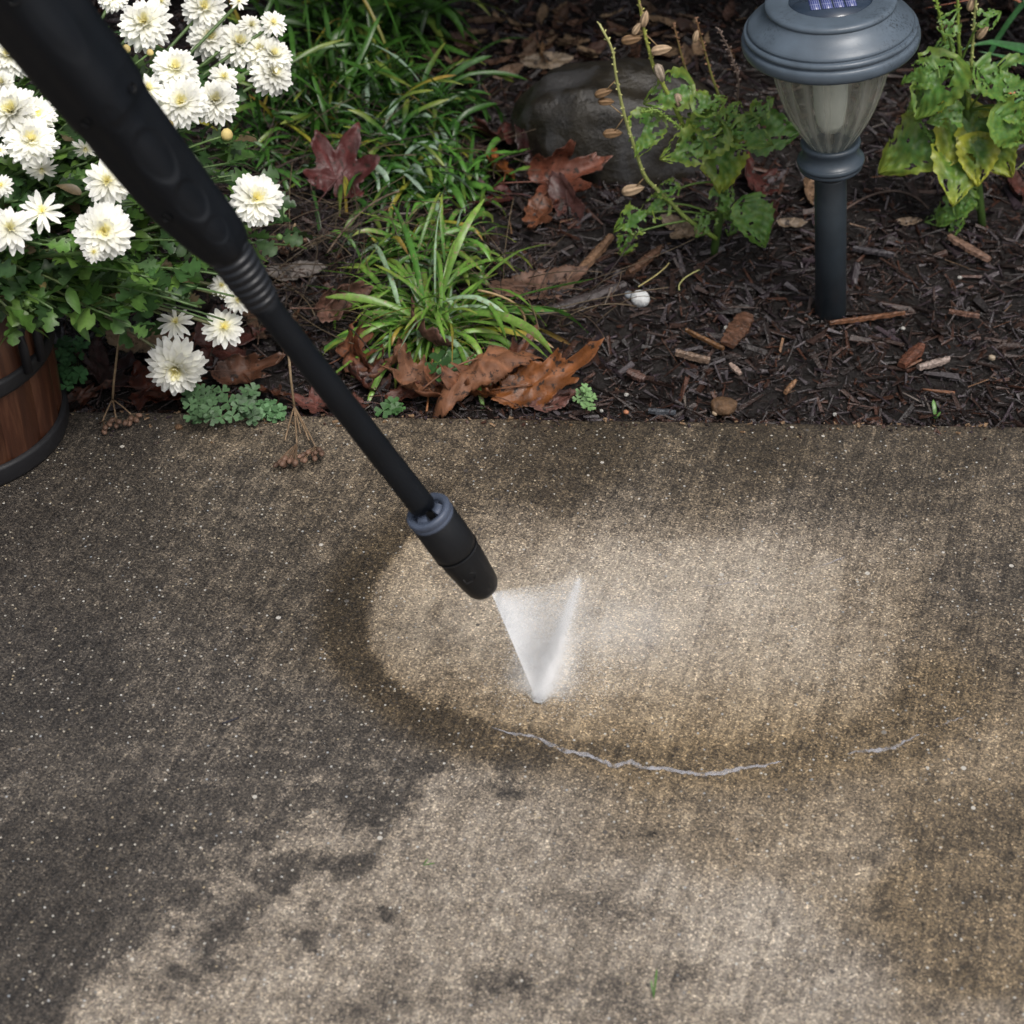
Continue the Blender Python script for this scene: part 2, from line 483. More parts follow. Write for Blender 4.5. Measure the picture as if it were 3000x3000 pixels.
CTRL = np.array([
 (0,1500,.84,.1,.6),(300,1300,.80,.2,.5),(700,1270,.60,.45,.4),(1000,1280,.55,.45,.4),(1300,1290,.62,.6,.5),(1700,1300,.80,.75,.6),
 (2200,1300,.78,.65,.5),(2800,1290,.72,.5,.5),(1200,1400,.62,.55,.5),(1600,1400,.76,.65,.6),(2100,1400,.66,.5,.5),(2600,1400,.70,.4,.5),
 (2950,1450,.60,.4,.3),(300,1600,.76,.15,.5),(700,1500,.66,.25,.5),(950,1500,.63,.45,.5),(1000,1700,.66,.3,.6),(900,1850,.66,.3,.6),
 (1300,1450,.64,.6,.5),(1500,1560,.50,.35,.5),(1800,1530,.54,.25,.5),(2300,1550,.62,.2,.5),(2500,1640,.70,.15,.5),(2900,1700,.64,.3,.5),
 (1220,1650,.28,.45,.6),(1150,1850,.20,.65,.6),(1300,2000,.36,.75,.7),(1500,2080,.30,.6,.8),(1500,1850,.14,.2,.8),(1800,1700,.16,.15,.8),
 (2000,1850,.10,.3,.7),(2300,1850,.12,.4,.7),(2500,1800,.30,.35,.6),(2500,2010,.30,.75,.6),(2200,2050,.20,.7,.6),(1900,2080,.20,.65,.6),
 (2200,1680,.28,.2,.6),(2650,1850,.50,.45,.6),(1330,2180,.75,.6,.6),(1500,2170,.48,.9,.8),(1800,2200,.40,.95,.8),(2100,2200,.45,.95,.8),
 (2400,2180,.48,.95,.8),(2650,2130,.62,.9,.8),(2760,2000,.50,.8,.6),(2920,1900,.62,.5,.5),(1700,2350,.44,.5,.3),(2100,2380,.40,.5,.3),
 (2500,2350,.38,.5,.3),(2830,2250,.33,.65,.4),(200,2000,.86,.0,.5),(600,2000,.68,.05,.5),(900,2120,.66,.1,.5),(1200,2280,.62,.1,.4),
 (1050,2380,.58,.0,.3),(750,2450,.50,.0,.3),(420,2500,.62,.0,.4),(200,2600,.80,.1,.4),(0,2400,.92,.2,.5),(100,2900,.72,.1,.3),
 (900,2520,.38,.1,.2),(600,2720,.48,.0,.2),(900,2720,.48,.0,.2),(1200,2500,.24,.1,.1),(1500,2500,.22,.1,.1),(1200,2780,.26,.1,.1),
 (700,2920,.30,.1,.1),(1000,2930,.44,.0,.1),(1500,2800,.28,.1,.1),(1900,2620,.24,.1,.1),(2200,2720,.20,.05,.1),(1700,2650,.34,.1,.1),
 (1900,2900,.32,.1,.1),(2400,2900,.26,.05,.1),(2500,2500,.30,.4,.1),(2720,2620,.52,.85,.2),(2920,2480,.50,.75,.3),(2900,2850,.58,.85,.3),
 (2900,2980,.36,.3,.1),(1000,2200,.72,.1,.4),(1450,2300,.45,.3,.3)])
def build_slab():
    xs = np.linspace(-.8, .8, 760); nv = 640
    vs = np.linspace(0, 1, nv)
    X = np.repeat(xs[None, :], nv, 0)
    ye = yedge(xs) + .0012 * snoise(np.stack([xs * 9, xs * 0, xs * 0], 1), 1.0, 4)
    Y = .60 + (ye[None, :] - .60) * vs[:, None]
    P = np.stack([X.ravel(), Y.ravel(), np.zeros(X.size)], 1)
    P[:, 2] = .0006 * snoise(P, 3.0, 2)
    # worn, slightly rounded arris at the bed side
    dist = (np.repeat(ye[None, :], nv, 0) - Y).ravel()
    P[:, 2] -= .004 * np.clip(1 - dist / .006, 0, 1) ** 2 + .0015 * np.clip(1 - dist / .02, 0, 1) ** 2
    PX, PY = to_px(P[:, 0], P[:, 1], 0 * P[:, 0])
    wob = snoise(P, 6.0, 3, 2) * 55; wob2 = snoise(P, 6.0, 3, 5) * 40
    QX, QY = PX + wob, PY + wob2
    st = np.zeros((len(P), 3)); ws = np.zeros(len(P))
    for (cx, cy, d, b_, w_) in CTRL:
        wgt = 1 / (((QX - cx) ** 2 + ((QY - cy) * 1.25) ** 2) / 1e4 + .25) ** 2.1
        st += wgt[:, None] * np.array((d, b_, w_)); ws += wgt
    st /= ws[:, None]
    def sdist(poly, x, y):
        """signed distance to an open line in stain units; positive to the left of its direction"""
        best = np.full(len(x), 1e9); sg = np.ones(len(x))
        for (ax, ay), (bx, by) in zip(poly[:-1], poly[1:]):
            dx, dy = bx - ax, by - ay; t = np.clip(((x - ax) * dx + (y - ay) * dy) / (dx * dx + dy * dy), 0, 1)
            ex, ey = x - ax - t * dx, y - ay - t * dy; dd = np.hypot(ex, ey); m = dd < best
            best = np.where(m, dd, best); sg = np.where(m, np.sign(dy * (x - ax) - dx * (y - ay)), sg)
        return best * sg
    sm = lambda v, w_: 1 / (1 + np.exp(-np.clip(v / w_, -30, 30)))
    def lay(mask, d_, b_, w_=None):
        st[:, 0] = st[:, 0] * (1 - mask) + d_ * mask; st[:, 1] = st[:, 1] * (1 - mask) + b_ * mask
        if w_ is not None: st[:, 2] = st[:, 2] * (1 - mask) + w_ * mask
    f1 = snoise(P, 5.0, 5, 2); f2 = snoise(P, 17.0, 4, 9); f3 = snoise(P, 45.0, 4, 6)
    wx, wy = PX + f1 * 16 + f3 * 9, PY + f2 * 10 + f3 * 8
    outer = [(1330, 1410), (1170, 1500), (1010, 1610), (950, 1700), (925, 1828), (960, 1925), (1040, 2030), (1150, 2110), (1300, 2190), (1480, 2240), (1757, 2266), (2187, 2292), (2500, 2246), (2750, 2165), (2960, 2060), (3200, 1980)]
    inner = [(1290, 1480), (1190, 1590), (1110, 1700), (1086, 1800), (1092, 1900), (1140, 1975), (1230, 2040), (1367, 2090), (1520, 2130), (1750, 2165), (2100, 2185), (2450, 2150), (2610, 2090), (2645, 2000), (2650, 1880), (2690, 1780)]
    so, si = sdist(outer, wx, wy), sdist(inner, wx, wy)
    side = 1 if sdist(inner, np.array([1900.]), np.array([1850.]))[0] > 0 else -1
    so, si = so * side, si * side
    topf = sm(PY - 1560 + f1 * 25, 38)                      # the oval has no hard top
    topf = np.where(PX < 1300, sm(PY - 1500, 50), topf)
    leftw = sm(1480 - PX, 70)
    # ragged diagonal front between the grimy slab and the drier pale slab
    diag = [(1500, 2215), (1350, 2262), (1230, 2300), (1102, 2342), (1080, 2400), (985, 2450), (990, 2550), (916, 2637), (776, 2700), (560, 2735), (420, 2800), (256, 2838), (194, 3000), (150, 3200)]
    sdg = sdist(diag, PX, PY); sgn = 1 if sdist(diag, np.array([500.]), np.array([2300.]))[0] > 0 else -1
    fd = sdg * sgn / 135 + f2 * 1.7 + f1 * .7 + f3 * .8 + .0
    low = sm(PY - 2190 + (PX - 1300).clip(0, 500) * .12, 30) * sm(1750 - PX, 60)
    t = sm(fd, .22); lay(low * t, .70 + .05 * f2, .03, .3); lay(low * (1 - t), .30, .10, .1)
    # darker, wetter strip at the far left
    lft = [(560, 2150), (470, 2400), (388, 2543), (326, 2621), (330, 2730), (256, 2815), (178, 2994), (150, 3200)]
    sl = sdist(lft, PX + f2 * 14 + f3 * 14, PY); sl *= 1 if sdist(lft, np.array([100.]), np.array([2700.]))[0] > 0 else -1
    lay(sm(sl, 9) * sm(PY - 2380, 60), .86, .10, .6)
    # pale lower right with grey clouds
    lr = sm(PX - 1600, 50) * sm(PY - 2330, 25); cloud = sm(f2 * 1.0 + f1 * .6 - .62, .12)
    st[:, 0] += lr * cloud * .22
    for (cx, cy, sx, sy, a_) in ((1420, 2900, 190, 60, .30), (1180, 2850, 120, 60, .2), (1760, 2660, 120, 50, .14), (1700, 2890, 160, 60, .16), (1060, 2960, 160, 50, .18)):
        st[:, 0] += a_ * np.exp(-((PX - cx) / sx) ** 2 - ((PY - cy) / sy) ** 2) * sm(f2 + f3 * .7, .2) * 1.6
    # brown stain down the right side
    rg = [(2560, 2330), (2640, 2420), (2700, 2560), (2760, 2690), (2800, 2790), (2860, 2850), (3100, 2900)]
    sr = sdist(rg, PX + f2 * 30 + f3 * 22, PY); sr *= 1 if sdist(rg, np.array([2900.]), np.array([2500.]))[0] > 0 else -1
    lay(sm(sr, 14) * sm(PY - 2330 + f2 * 20, 30), .50 + .14 * sm(f1 + f2 * .8, .3), .80, .2)
    # wet band between the two lines, soaked ring on the left
    band = sm(so, 16 + 10 * (PX > 1500)) * sm(-si, 7)
    band *= np.where(PX < 1400, sm(PY - 1430, 60), 1) * sm(2900 - PX, 90)
    lay(band * (leftw + (1 - leftw) * sm(PY - 1950, 40)), .84 - .30 * sm(PX - 1500, 120) + .04 * f2, .95, .8)
    # scuffed lobe of the ring inside, lower left
    lobe = np.exp(-((wx - 1290) / 120) ** 2 - ((wy - 2030) / 60) ** 2) * sm(si, 12)
    # washed, pale concrete inside
    ins = sm(si, 8) * topf * sm(2760 - PX, 60)
    dist_in = np.clip(si / 420, 0, 1)
    pale = .21 - .17 * dist_in + .05 * f2 + .10 * sm(PY - 2050, 40) + .12 * sm(PX - 2420, 90)
    lay(ins * .92, pale, .50 - .40 * dist_in + .35 * sm(PY - 2060, 40), .9)
    st[:, 0] += lobe * .22
    # vertical wand strokes in the washed patch
    st[:, 0] += ins * .07 * sm(np.sin(PX / 31 + PY / 190 + f1) - .3, .2)
    # a pale halo running up from the oval toward the bed
    st[:, 0] += (.035 * f2 + .05 * f3) * (1 - .6 * ins)
    # beyond the worked area the slab settles to its general weathering
    fo = np.clip((np.abs(P[:, 0]) - .56) / .20, 0, 1); fo = np.maximum(fo, np.clip((.74 - P[:, 1]) / .12, 0, 1)); fo = fo * fo * (3 - 2 * fo)
    lay(fo, .55, .3, .2)
    st[:, 1] += .12
    st = np.clip(st, 0, 1)
    mb = MB(); nx = len(xs)
    F_ = [(j * nx + i, j * nx + i + 1, (j + 1) * nx + i + 1, (j + 1) * nx + i) for j in range(nv - 1) for i in range(nx - 1)]
    mb.add(P, F_, st)
    c0 = (.55, .3, .2)
    yl, yr = yedge(-.8), yedge(.8)
    def quad(a, b_, c_, d_): mb.add([a, b_, c_, d_], [(0, 1, 2, 3)], c0)
    quad((-6, -4, 0), (6, -4, 0), (6, .6, 0), (-6, .6, 0))
    quad((-6, .6, 0), (-.8, .6, 0), (-.8, yl, 0), (-6, yedge(-6), 0))
    quad((.8, .6, 0), (6, .6, 0), (6, yedge(6), 0), (.8, yr, 0))
    # front face down into the bed
    n = len(xs)
    top = np.stack([xs, ye, P[-n:, 2]], 1); bot = top.copy(); bot[:, 2] = -.09; bot[:, 1] += .001
    mb.add(np.concatenate([top, bot]), [(i, i + 1, n + i + 1, n + i) for i in range(n - 1)], (.95, .4, .6))
    quad((-6, yedge(-6), 0), (-.8, yl, 0), (-.8, yl, -.09), (-6, yedge(-6), -.09))
    quad((.8, yr, 0), (6, yedge(6), 0), (6, yedge(6), -.09), (.8, yr, -.09))
    tag(mb.build('patio', M['concrete']), kind='structure')
build_slab()

def gz(x, y):
    x = np.asarray(x, float); y = np.asarray(y, float)
    P = np.stack([x.ravel(), y.ravel(), 0 * x.ravel()], 1)
    n = snoise(P, 2.2, 3, 1).reshape(x.shape) * .012 + snoise(P, 9, 2, 3).reshape(x.shape) * .003
    d = y - yedge(x)
    z = -.017 + np.clip(d / .12, 0, 1) * (.004 + n * .8) + np.clip(d - .1, 0, 2) * .025
    fade = np.clip(1 - (np.abs(x) - 1.2) / 2, 0, 1) * np.clip(1 - (y - 3.0) / 3, 0, 1)
    return np.where(d < 0, -.045, z * fade - .02 * (1 - fade))
def gzf(x, y): return float(gz(np.array([x]), np.array([y]))[0])
def gp(px, py, lift=0.0):
    p = g(px, py, -.015)
    for _ in range(4):
        p = g(px, py, gzf(p.x, p.y) + lift)
    return p
def build_ground():
    far = np.array([-120, -60, -25, -10, -5, -3, -2.]); xs = np.concatenate([far, np.linspace(-1.3, 1.3, 210), -far[::-1]])
    ys = np.concatenate([[-120, -40, -10, -3, 0, .8, 1.2], np.linspace(1.32, 3.1, 150), [3.6, 5, 8, 15, 30, 60, 120]])
    X, Y = np.meshgrid(xs, ys)
    P = np.stack([X.ravel(), Y.ravel(), gz(X, Y).ravel()], 1)
    nx = len(xs)
    mb = MB(); mb.add(P, [(j * nx + i, j * nx + i + 1, (j + 1) * nx + i + 1, (j + 1) * nx + i) for j in range(len(ys) - 1) for i in range(nx - 1)])
    tag(mb.build('soil', M['soil']), kind='structure')
build_ground()

def build_chips(n, name, Lr, Wr, cols, label, seed, ymax=2.6, bias=1.0, lift=.004):
    r = np.random.default_rng(seed)
    x = r.uniform(-.95, .95, n); y = yedge(x) + .004 + (ymax - 1.3) * r.uniform(0, 1, n) ** bias
    L = r.uniform(*Lr, n) * r.uniform(.4, 1, n); W = L * r.uniform(*Wr, n); T = W * r.uniform(.15, .5, n)
    az = r.uniform(0, 6.283, n); tilt = r.normal(0, .28, n); roll = r.normal(0, .5, n)
    base = np.array([(-1, -1, -1), (-1, 1, -1), (-1, -1, 1), (-1, 1, 1), (1, -1, -1), (1, 1, -1), (1, -1, 1), (1, 1, 1)], float) * .5
    V = base[None] * np.stack([L, W, T], 1)[:, None]
    V[:, 4:, 1] *= r.uniform(.02, .8, (n, 1)); V[:, :4, 1] *= r.uniform(.15, 1, (n, 1))
    V += r.normal(0, 1, V.shape) * (W[:, None, None] * .12)
    V[:, :, 2] += (V[:, :, 0] / L[:, None]) ** 2 * (L * r.uniform(-.15, .15, n))[:, None]
    def rot(V, a, i, j):
        c, s_ = np.cos(a)[:, None], np.sin(a)[:, None]
        A, B = V[:, :, i].copy(), V[:, :, j].copy()
        V[:, :, i] = A * c - B * s_; V[:, :, j] = A * s_ + B * c
    rot(V, roll, 1, 2); rot(V, tilt, 0, 2); rot(V, az, 0, 1)
    V[:, :, 0] += x[:, None]; V[:, :, 1] += y[:, None]
    V[:, :, 2] += (gz(x, y) + r.uniform(0, lift, n))[:, None] + .001
    # keep chips behind the slab's edge
    over = (V[:, :, 1] - yedge(V[:, :, 0])).min(1)
    V[:, :, 1] += np.clip(.002 - over, 0, 1)[:, None]
    fb = np.array([(0, 1, 3, 2), (4, 6, 7, 5), (0, 4, 5, 1), (2, 3, 7, 6), (0, 2, 6, 4), (1, 5, 7, 3)])
    Fs = (fb[None] + 8 * np.arange(n)[:, None, None]).reshape(-1, 4)
    C = np.array(cols)[r.choice(len(cols), n, p=None)] * r.uniform(.6, 1.35, (n, 1))
    mb = MB(); mb.v = [V.reshape(-1, 3)]; mb.f = list(map(tuple, Fs)); mb.c = [np.repeat(C, 8, 0)]; mb.n = 8 * n
    tag(mb.build(name, M['chip'], smooth=False), label, 'mulch', kind='stuff')
dk = (.015, .010, .009); md = (.036, .021, .017); rd = (.052, .023, .015); gr = (.066, .056, .060); tn = (.22, .14, .08); pu = (.034, .024, .029)
build_chips(30000, 'mulch', (.010, .046), (.05, .24), [dk, dk, md, md, rd, gr, pu, dk], 'wet dark brown shredded bark mulch covering the bed', 11)
build_chips(34000, 'mulch_fines', (.005, .018), (.1, .4), [dk, md, rd, pu, gr, dk, dk], 'fine dark crumbs of bark mulch between the larger chips', 12, bias=1.4)
build_chips(420, 'mulch_splinters', (.010, .035), (.05, .14), [tn, (.16, .09, .05), (.18, .15, .13), (.11, .045, .02)], 'pale thin wood splinters scattered through the dark mulch', 13, bias=1.2, lift=.010)

def crumbs():
    r = np.random.default_rng(31); mb = MB()
    for k in range(420):
        x = r.uniform(-.55, .62); y = float(yedge(x)) - abs(r.exponential(.007)) - .001
        L = r.uniform(.0012, .005); V, Fc = box(0, 0, 0, L, L * r.uniform(.2, .6), L * .25)
        V = np.array(V) * r.uniform(.6, 1.3, (8, 1)); z = .0004 + L * .12 - .004 * max(0, 1 - (float(yedge(x)) - y) / .006) ** 2
        mb.add(xf(V, (x, y, z), Euler((r.normal(0, .2), r.normal(0, .2), r.uniform(0, 6)))), Fc, np.array([dk, md, rd, tn, pu][r.integers(5)]))
    tag(mb.build('soil_crumbs', M['chip'], smooth=False), 'dark crumbs of soil and bark spilled along the edge of the slab', 'soil crumbs', kind='stuff')
crumbs()

# ------------------------------------------------------------------ leaf shapes
def strap(L, W, az, el, droop, n=11, fold=.35, col0=(.03, .10, .02), col1=(.06, .17, .03), tipc=None, twist=0, wave=0, seed=0, side=0.0, round_=.75):
    """long narrow leaf from the origin; returns verts, faces, cols"""
    r = random.Random(seed)
    p = np.zeros(3); V = []; C = []
    e = el; a = az; ds = L / (n - 1)
    kink = r.uniform(.25, .8)
    for i in range(n):
        t = i / (n - 1)
        d = np.array((math.cos(a) * math.cos(e), math.sin(a) * math.cos(e), math.sin(e)))
        sdir = np.array((-math.sin(a), math.cos(a), 0.0))
        nrm = np.cross(d, sdir)
        th = twist * t
        s2 = sdir * math.cos(th) + nrm * math.sin(th); n2 = nrm * math.cos(th) - sdir * math.sin(th)
        wt = W * .5 * (.28 + .72 * math.sin(min(1, t / round_) * math.pi / 2)) * (1 if t < .72 else math.sqrt(max(0, 1 - ((t - .72) / .28) ** 2)))
        wt = max(wt, .0003)
        wz = wave * W * math.sin(t * 17 + seed)
        V += [p + s2 * wt + n2 * (-fold * wt + wz), p, p - s2 * wt + n2 * (-fold * wt - wz)]
        c = np.array(col0) * (1 - t) + np.array(col1) * t
        if tipc is not None and t > .6: c = c + (np.array(tipc) - c) * (t - .6) / .4
        C += [c, c * 1.25, c * .92]
        p = p + d * ds
        e -= droop / n * (1 + (1.6 if abs(t - kink) < .08 else 0)); a += side / n
    Fc = []
    for i in range(n - 1):
        b = i * 3
        Fc += [(b, b + 1, b + 4, b + 3), (b + 1, b + 2, b + 5, b + 4)]
    return np.array(V), Fc, np.array(C)

LOBE = [(0, .02), (.1, .035), (.2, .06), (.30, .22), (.38, .27), (.44, .15), (.50, .15), (.58, .34), (.68, .38), (.72, .24), (.78, .18), (.84, .26), (.92, .2), (1, 0)]
def lobed_leaf(L, fold=.3, bend=.3, wid=1.0):
    V = []; Fc = []
    for i, (x, y) in enumerate(LOBE):
        z = -bend * x * x
        V += [(x * L, 0, z * L), (x * L + y * .25 * L, y * L * wid, (z + fold * y) * L), (x * L + y * .25 * L, -y * L * wid, (z + fold * y) * L)]
    for i in range(len(LOBE) - 1):
        b = 3 * i
        Fc += [(b, b + 3, b + 4, b + 1), (b, b + 2, b + 5, b + 3)]
    return np.array(V), Fc
def oval_leaf(L, W, fold=.2, bend=.3, n=6):
    V = []; Fc = []
    for i in range(n + 1):
        t = i / n; y = W * .5 * math.sin(math.pi * t ** .8) + .0002
        z = -bend * t * t * L
        V += [(t * L, 0, z), (t * L, y, z + fold * y), (t * L, -y, z + fold * y)]
    for i in range(n):
        b = 3 * i
        Fc += [(b, b + 3, b + 4, b + 1), (b, b + 2, b + 5, b + 3)]
    return np.array(V), Fc
def eaten_leaf(L, seed, holes=.35, cA=(.05, .16, .03), cB=(.30, .34, .04), yellow=.5, cup=.25):
    """broad heart-shaped leaf with toothed rim, bite holes cut out of the sheet"""
    nu, nv = 20, 18
    V = []; C = []
    r = random.Random(seed); ph = r.uniform(0, 9)
    for i in range(nu + 1):
        u = i / nu
        hw = .47 * math.sin(math.pi * min(1, u ** .62)) ** .8 if 0 < u < 1 else .002
        hw *= 1 + .07 * math.sin(u * 46 + ph)
        for j in range(nv + 1):
            v = j / nv * 2 - 1
            x = u - .16 * v * v * (1 - u)
            y = v * hw
            z = cup * y * y * 2 - .55 * u * u * .6 + .03 * math.sin(u * 11 + abs(v) * 5 + ph) - .035 * math.exp(-(v * 6) ** 2) + .022 * math.sin((u * 1.0 - abs(v) * .45) * 34)
            V.append((x * L, y * L, z * L))
            edge = max(abs(v) ** 2, u ** 3)
            k = max(0, min(1, edge * yellow * 1.7 + r.uniform(-.15, .15)))
            C.append(np.array(cA) * (1 - k) + np.array(cB) * k)
    V = np.array(V); C = np.array(C)
    cen = []; fs = []
    for i in range(nu):
        for j in range(nv):
            fs.append((i * (nv + 1) + j, i * (nv + 1) + j + 1, (i + 1) * (nv + 1) + j + 1, (i + 1) * (nv + 1) + j))
            cen.append(((i + .5) / nu * 1.0, (j + .5) / nv * 1.0, seed * .37))
    nn = snoise(np.array(cen), 2.3, 3, seed % 9)
    thr = np.quantile(nn, 1 - holes)
    keep = []
    for f, q, c in zip(fs, nn, cen):
        if q < thr or abs(c[1] - .5) < .035: keep.append(f)
    return V, keep, C
MAPLE = [(0, 1), (6, .84), (10, .9), (16, .66), (26, .46), (34, .62), (42, .82), (50, .97), (57, .78), (64, .82), (72, .52), (84, .42), (94, .5), (104, .66), (112, .5), (130, .40), (150, .34), (170, .22), (180, .08)]
OAK = [(0, 1), (8, .85), (14, .55), (22, .48), (32, .62), (40, .66), (52, .42), (64, .40), (78, .50), (92, .45), (110, .36), (130, .42), (150, .40), (168, .45), (180, .5)]
OVAL = [(0, 1), (15, .8), (30, .62), (50, .5), (70, .44), (90, .42), (110, .44), (130, .5), (150, .62), (165, .8), (180, .95)]
def dead_leaf(outline, size, roll=1.2, bendx=.6, wrinkle=.05, seed=0, torn=.04):
    """flat leaf curled about its midrib and along it"""
    A = np.array([o[0] for o in outline], float); Rr = np.array([o[1] for o in outline], float)
    nt_, nr = 96, 9
    V = [(0, 0, 0)]; 
    for k in range(1, nr + 1):
        for i in range(nt_):
            a = -180 + 360 * i / nt_
            rr = np.interp(abs(a), A, Rr) * (1 + torn * math.sin(i * 2.3 + seed) + torn * math.sin(i * 5.1 + seed * 2))
            q = k / nr
            V.append((math.cos(R(a)) * rr * q, math.sin(R(a)) * rr * q * (.62 if outline is OAK else .9), 0))
    V = np.array(V)
    ang = np.degrees(np.arctan2(V[:, 1], V[:, 0])); rad = np.hypot(V[:, 0], V[:, 1])
    crease = 0
    for la in (0, 50, -50, 104, -104):
        crease = crease - .05 * np.exp(-((ang - la) * rad / 5.5) ** 2)
    z = crease * rad + wrinkle * snoise(V, .9, 3, seed) + .055 * snoise(V, 2.2, 3, seed + 2)
    x, y = V[:, 0], V[:, 1]
    if abs(roll) > .01:
        ry = 1 / roll; th = y * roll
        y2 = (ry - z) * np.sin(th); z2 = ry - (ry - z) * np.cos(th)
    else: y2, z2 = y, z
    if abs(bendx) > .01:
        rx = 1 / bendx; th = x * bendx
        x2 = (rx - z2) * np.sin(th); z3 = rx - (rx - z2) * np.cos(th)
    else: x2, z3 = x, z2
    P = np.stack([x2, y2, z3], 1) * size
    Fc = [(0, 1 + i, 1 + (i + 1) % nt_) for i in range(nt_)]
    for k in range(nr - 1):
        for i in range(nt_):
            i2 = (i + 1) % nt_
            Fc.append((1 + k * nt_ + i, 1 + (k + 1) * nt_ + i, 1 + (k + 1) * nt_ + i2, 1 + k * nt_ + i2))
    return P, Fc, ang, rad
# ------------------------------------------------------------------ pressure washer lance
def lance():
    tip = g(1424, 1730, .100)
    d = Vector((.48, .093, -.869)).normalized()
    def on_axis(px, py):
        """point of the lance that the photograph shows at px, py: nearest to the straight axis"""
        u = ray(px, py).normalized(); w0 = CAM - tip
        a, b_, c_ = 1, u.dot(-d), 1
        d1, e1 = u.dot(w0), (-d).dot(w0)
        s_ = (b_ * e1 - c_ * d1) / (a * c_ - b_ * b_)
        P = CAM + u * s_
        return np.array(P), (P - CAM).dot(Vector((0, CP, -SP)))
    root = empty('pressure_washer_lance', tip)
    tag(root, 'black plastic pressure washer lance reaching down from the upper left to the wet concrete', 'lance')
    T = np.array(tip)
    def stations(rows):
        P = []; Rd = []
        for (px, py, w_) in rows:
            p, dep = on_axis(px, py); P.append(p - T); Rd.append(w_ * .5 * dep / F)
        return np.array(P), Rd
    def spline(P, Rd, m):
        P = np.array(P); Rd = np.array(Rd)
        L = np.concatenate([[0], np.cumsum(np.linalg.norm(np.diff(P, axis=0), axis=1))])
        q = np.linspace(0, L[-1], m)
        return np.stack([np.interp(q, L, P[:, i]) for i in range(3)], 1), np.interp(q, L, Rd)
    # handle / grip shell: squarish section with soft facets
    def shell(P, Rd, n=40, sq=.16):
        V = []; Fc = []
        m = len(P)
        a0, b0, _ = frame_of(P[-1] - P[0])
        for i in range(m):
            for k in range(n):
                th = 2 * math.pi * k / n
                rr = Rd[i] * (1 + sq * (math.cos(4 * th + .9) * .5 + .25 * math.cos(2 * th + .5)))
                V.append(P[i] + (a0 * math.cos(th) + b0 * math.sin(th)) * rr)
        for i in range(m - 1):
            for k in range(n):
                k2 = (k + 1) % n
                Fc.append((i * n + k, i * n + k2, (i + 1) * n + k2, (i + 1) * n + k))
        Fc.append(tuple(range(n))[::-1]); Fc.append(tuple((m - 1) * n + k for k in range(n)))
        return V, Fc
    P, Rd = stations([(-330, -515, 290), (-100, -230, 288), (60, -20, 280), (144, 81, 276), (262, 229, 264), (312, 296, 252), (322, 312, 240), (338, 334, 230), (400, 415, 226), (465, 498, 216), (535, 585, 203), (600, 655, 184), (640, 698, 166), (660, 722, 150), (668, 732, 138)])
    P2, R2 = spline(P, Rd, 90)
    P2, R2 = spline(P2, R2, 420)
    a0, b0, t0 = frame_of(P2[-1] - P2[0])
    def on_shell(px, py, off=.0):
        """surface point of the shell facing the camera under px, py"""
        u = np.array(ray(px, py).normalized()); c0 = np.array(CAM)
        best = None
        for s_ in np.linspace(.6, 1.3, 700):
            p = c0 + u * s_ - T
            k = np.argmin(np.linalg.norm(P2 - p, axis=1)); v = p - P2[k]; v = v - t0 * (v @ t0)
            if np.linalg.norm(v) < R2[k] * .985: return p, v / (np.linalg.norm(v) + 1e-9)
        return None, None
    def dimple(name, px, py, lx, ly, mat, depth=.001, rimm=None):
        p, nn = on_shell(px, py)
        if p is None: return
        side = np.cross(nn, t0)
        V = []; n = 28
        rings = [(1.0, .0004), (.9, -.0003 - depth * .3), (.6, -depth * .55), (0.02, -depth * .6)]
        for (q, h) in rings:
            for k in range(n):
                th = 2 * math.pi * k / n
                e = np.sign(math.cos(th)) * abs(math.cos(th)) ** .8 * lx * q * t0 + math.sin(th) * ly * q * side
                # follow the round surface
                k2 = np.argmin(np.linalg.norm(P2 - (p + e), axis=1)); v = p + e - P2[k2]; v = v - t0 * (v @ t0); v /= np.linalg.norm(v)
                rr = np.linalg.norm((p - P2[np.argmin(np.linalg.norm(P2 - p, axis=1))]))
                q0 = p + e
                c0 = P2[k2] + t0 * ((q0 - P2[k2]) @ t0)
                ang = math.atan2(v @ b0, v @ a0)
                sr = R2[k2] * (1 + .16 * (math.cos(4 * ang + .9) * .5 + .25 * math.cos(2 * ang + .5)))
                V.append(c0 + v * (sr + .0011 + h))
        m_ = MB(); m_.add(V, [(i * n + k, i * n + (k + 1) % n, (i + 1) * n + (k + 1) % n, (i + 1) * n + k) for i in range(3) for k in range(n)] + [tuple(3 * n + k for k in range(n))])
        m_.build(name, mat, grip)
    V, Fc = shell(P2, R2, 128); V = np.array(V)
    for (px, py, la, lb, dp) in ((455, 455, .020, .0115, .0022), (560, 585, .015, .0105, .0019), (632, 672, .010, .0080, .0012), (330, 345, .010, .006, .0008), (150, 60, .03, .010, .0008)):
        p, nn = on_shell(px, py)
        if p is None: continue
        sd_ = np.cross(nn, t0); q = V - p
        e = ((q @ t0) / la) ** 2 + ((q @ sd_) / lb) ** 2; f = np.clip((1.12 - e) / .55, 0, 1); f = f * f * (3 - 2 * f) * ((q @ nn) > -.02)
        V -= nn * (dp * .55 * f)[:, None]
    mb = MB(); mb.add(V, Fc); grip = mb.build('handle', M['lance'], root)
    # raised seam where the two grip halves meet
    k0 = a0 * math.cos(2.2) + b0 * math.sin(2.2)
    for (px, py) in ((388, 258), (252, 362), (488, 640), (40, -10)):
        dimple('screw_hole', px, py, .0028, .0034, M['lance_dark'], .003)
    # corrugated sleeve
    Pc, Rc = stations([(664, 727, 128), (690, 765, 126), (722, 812, 120), (745, 848, 108), (772, 886, 98)])
    Pc2, Rc2 = spline(Pc, Rc, 100)
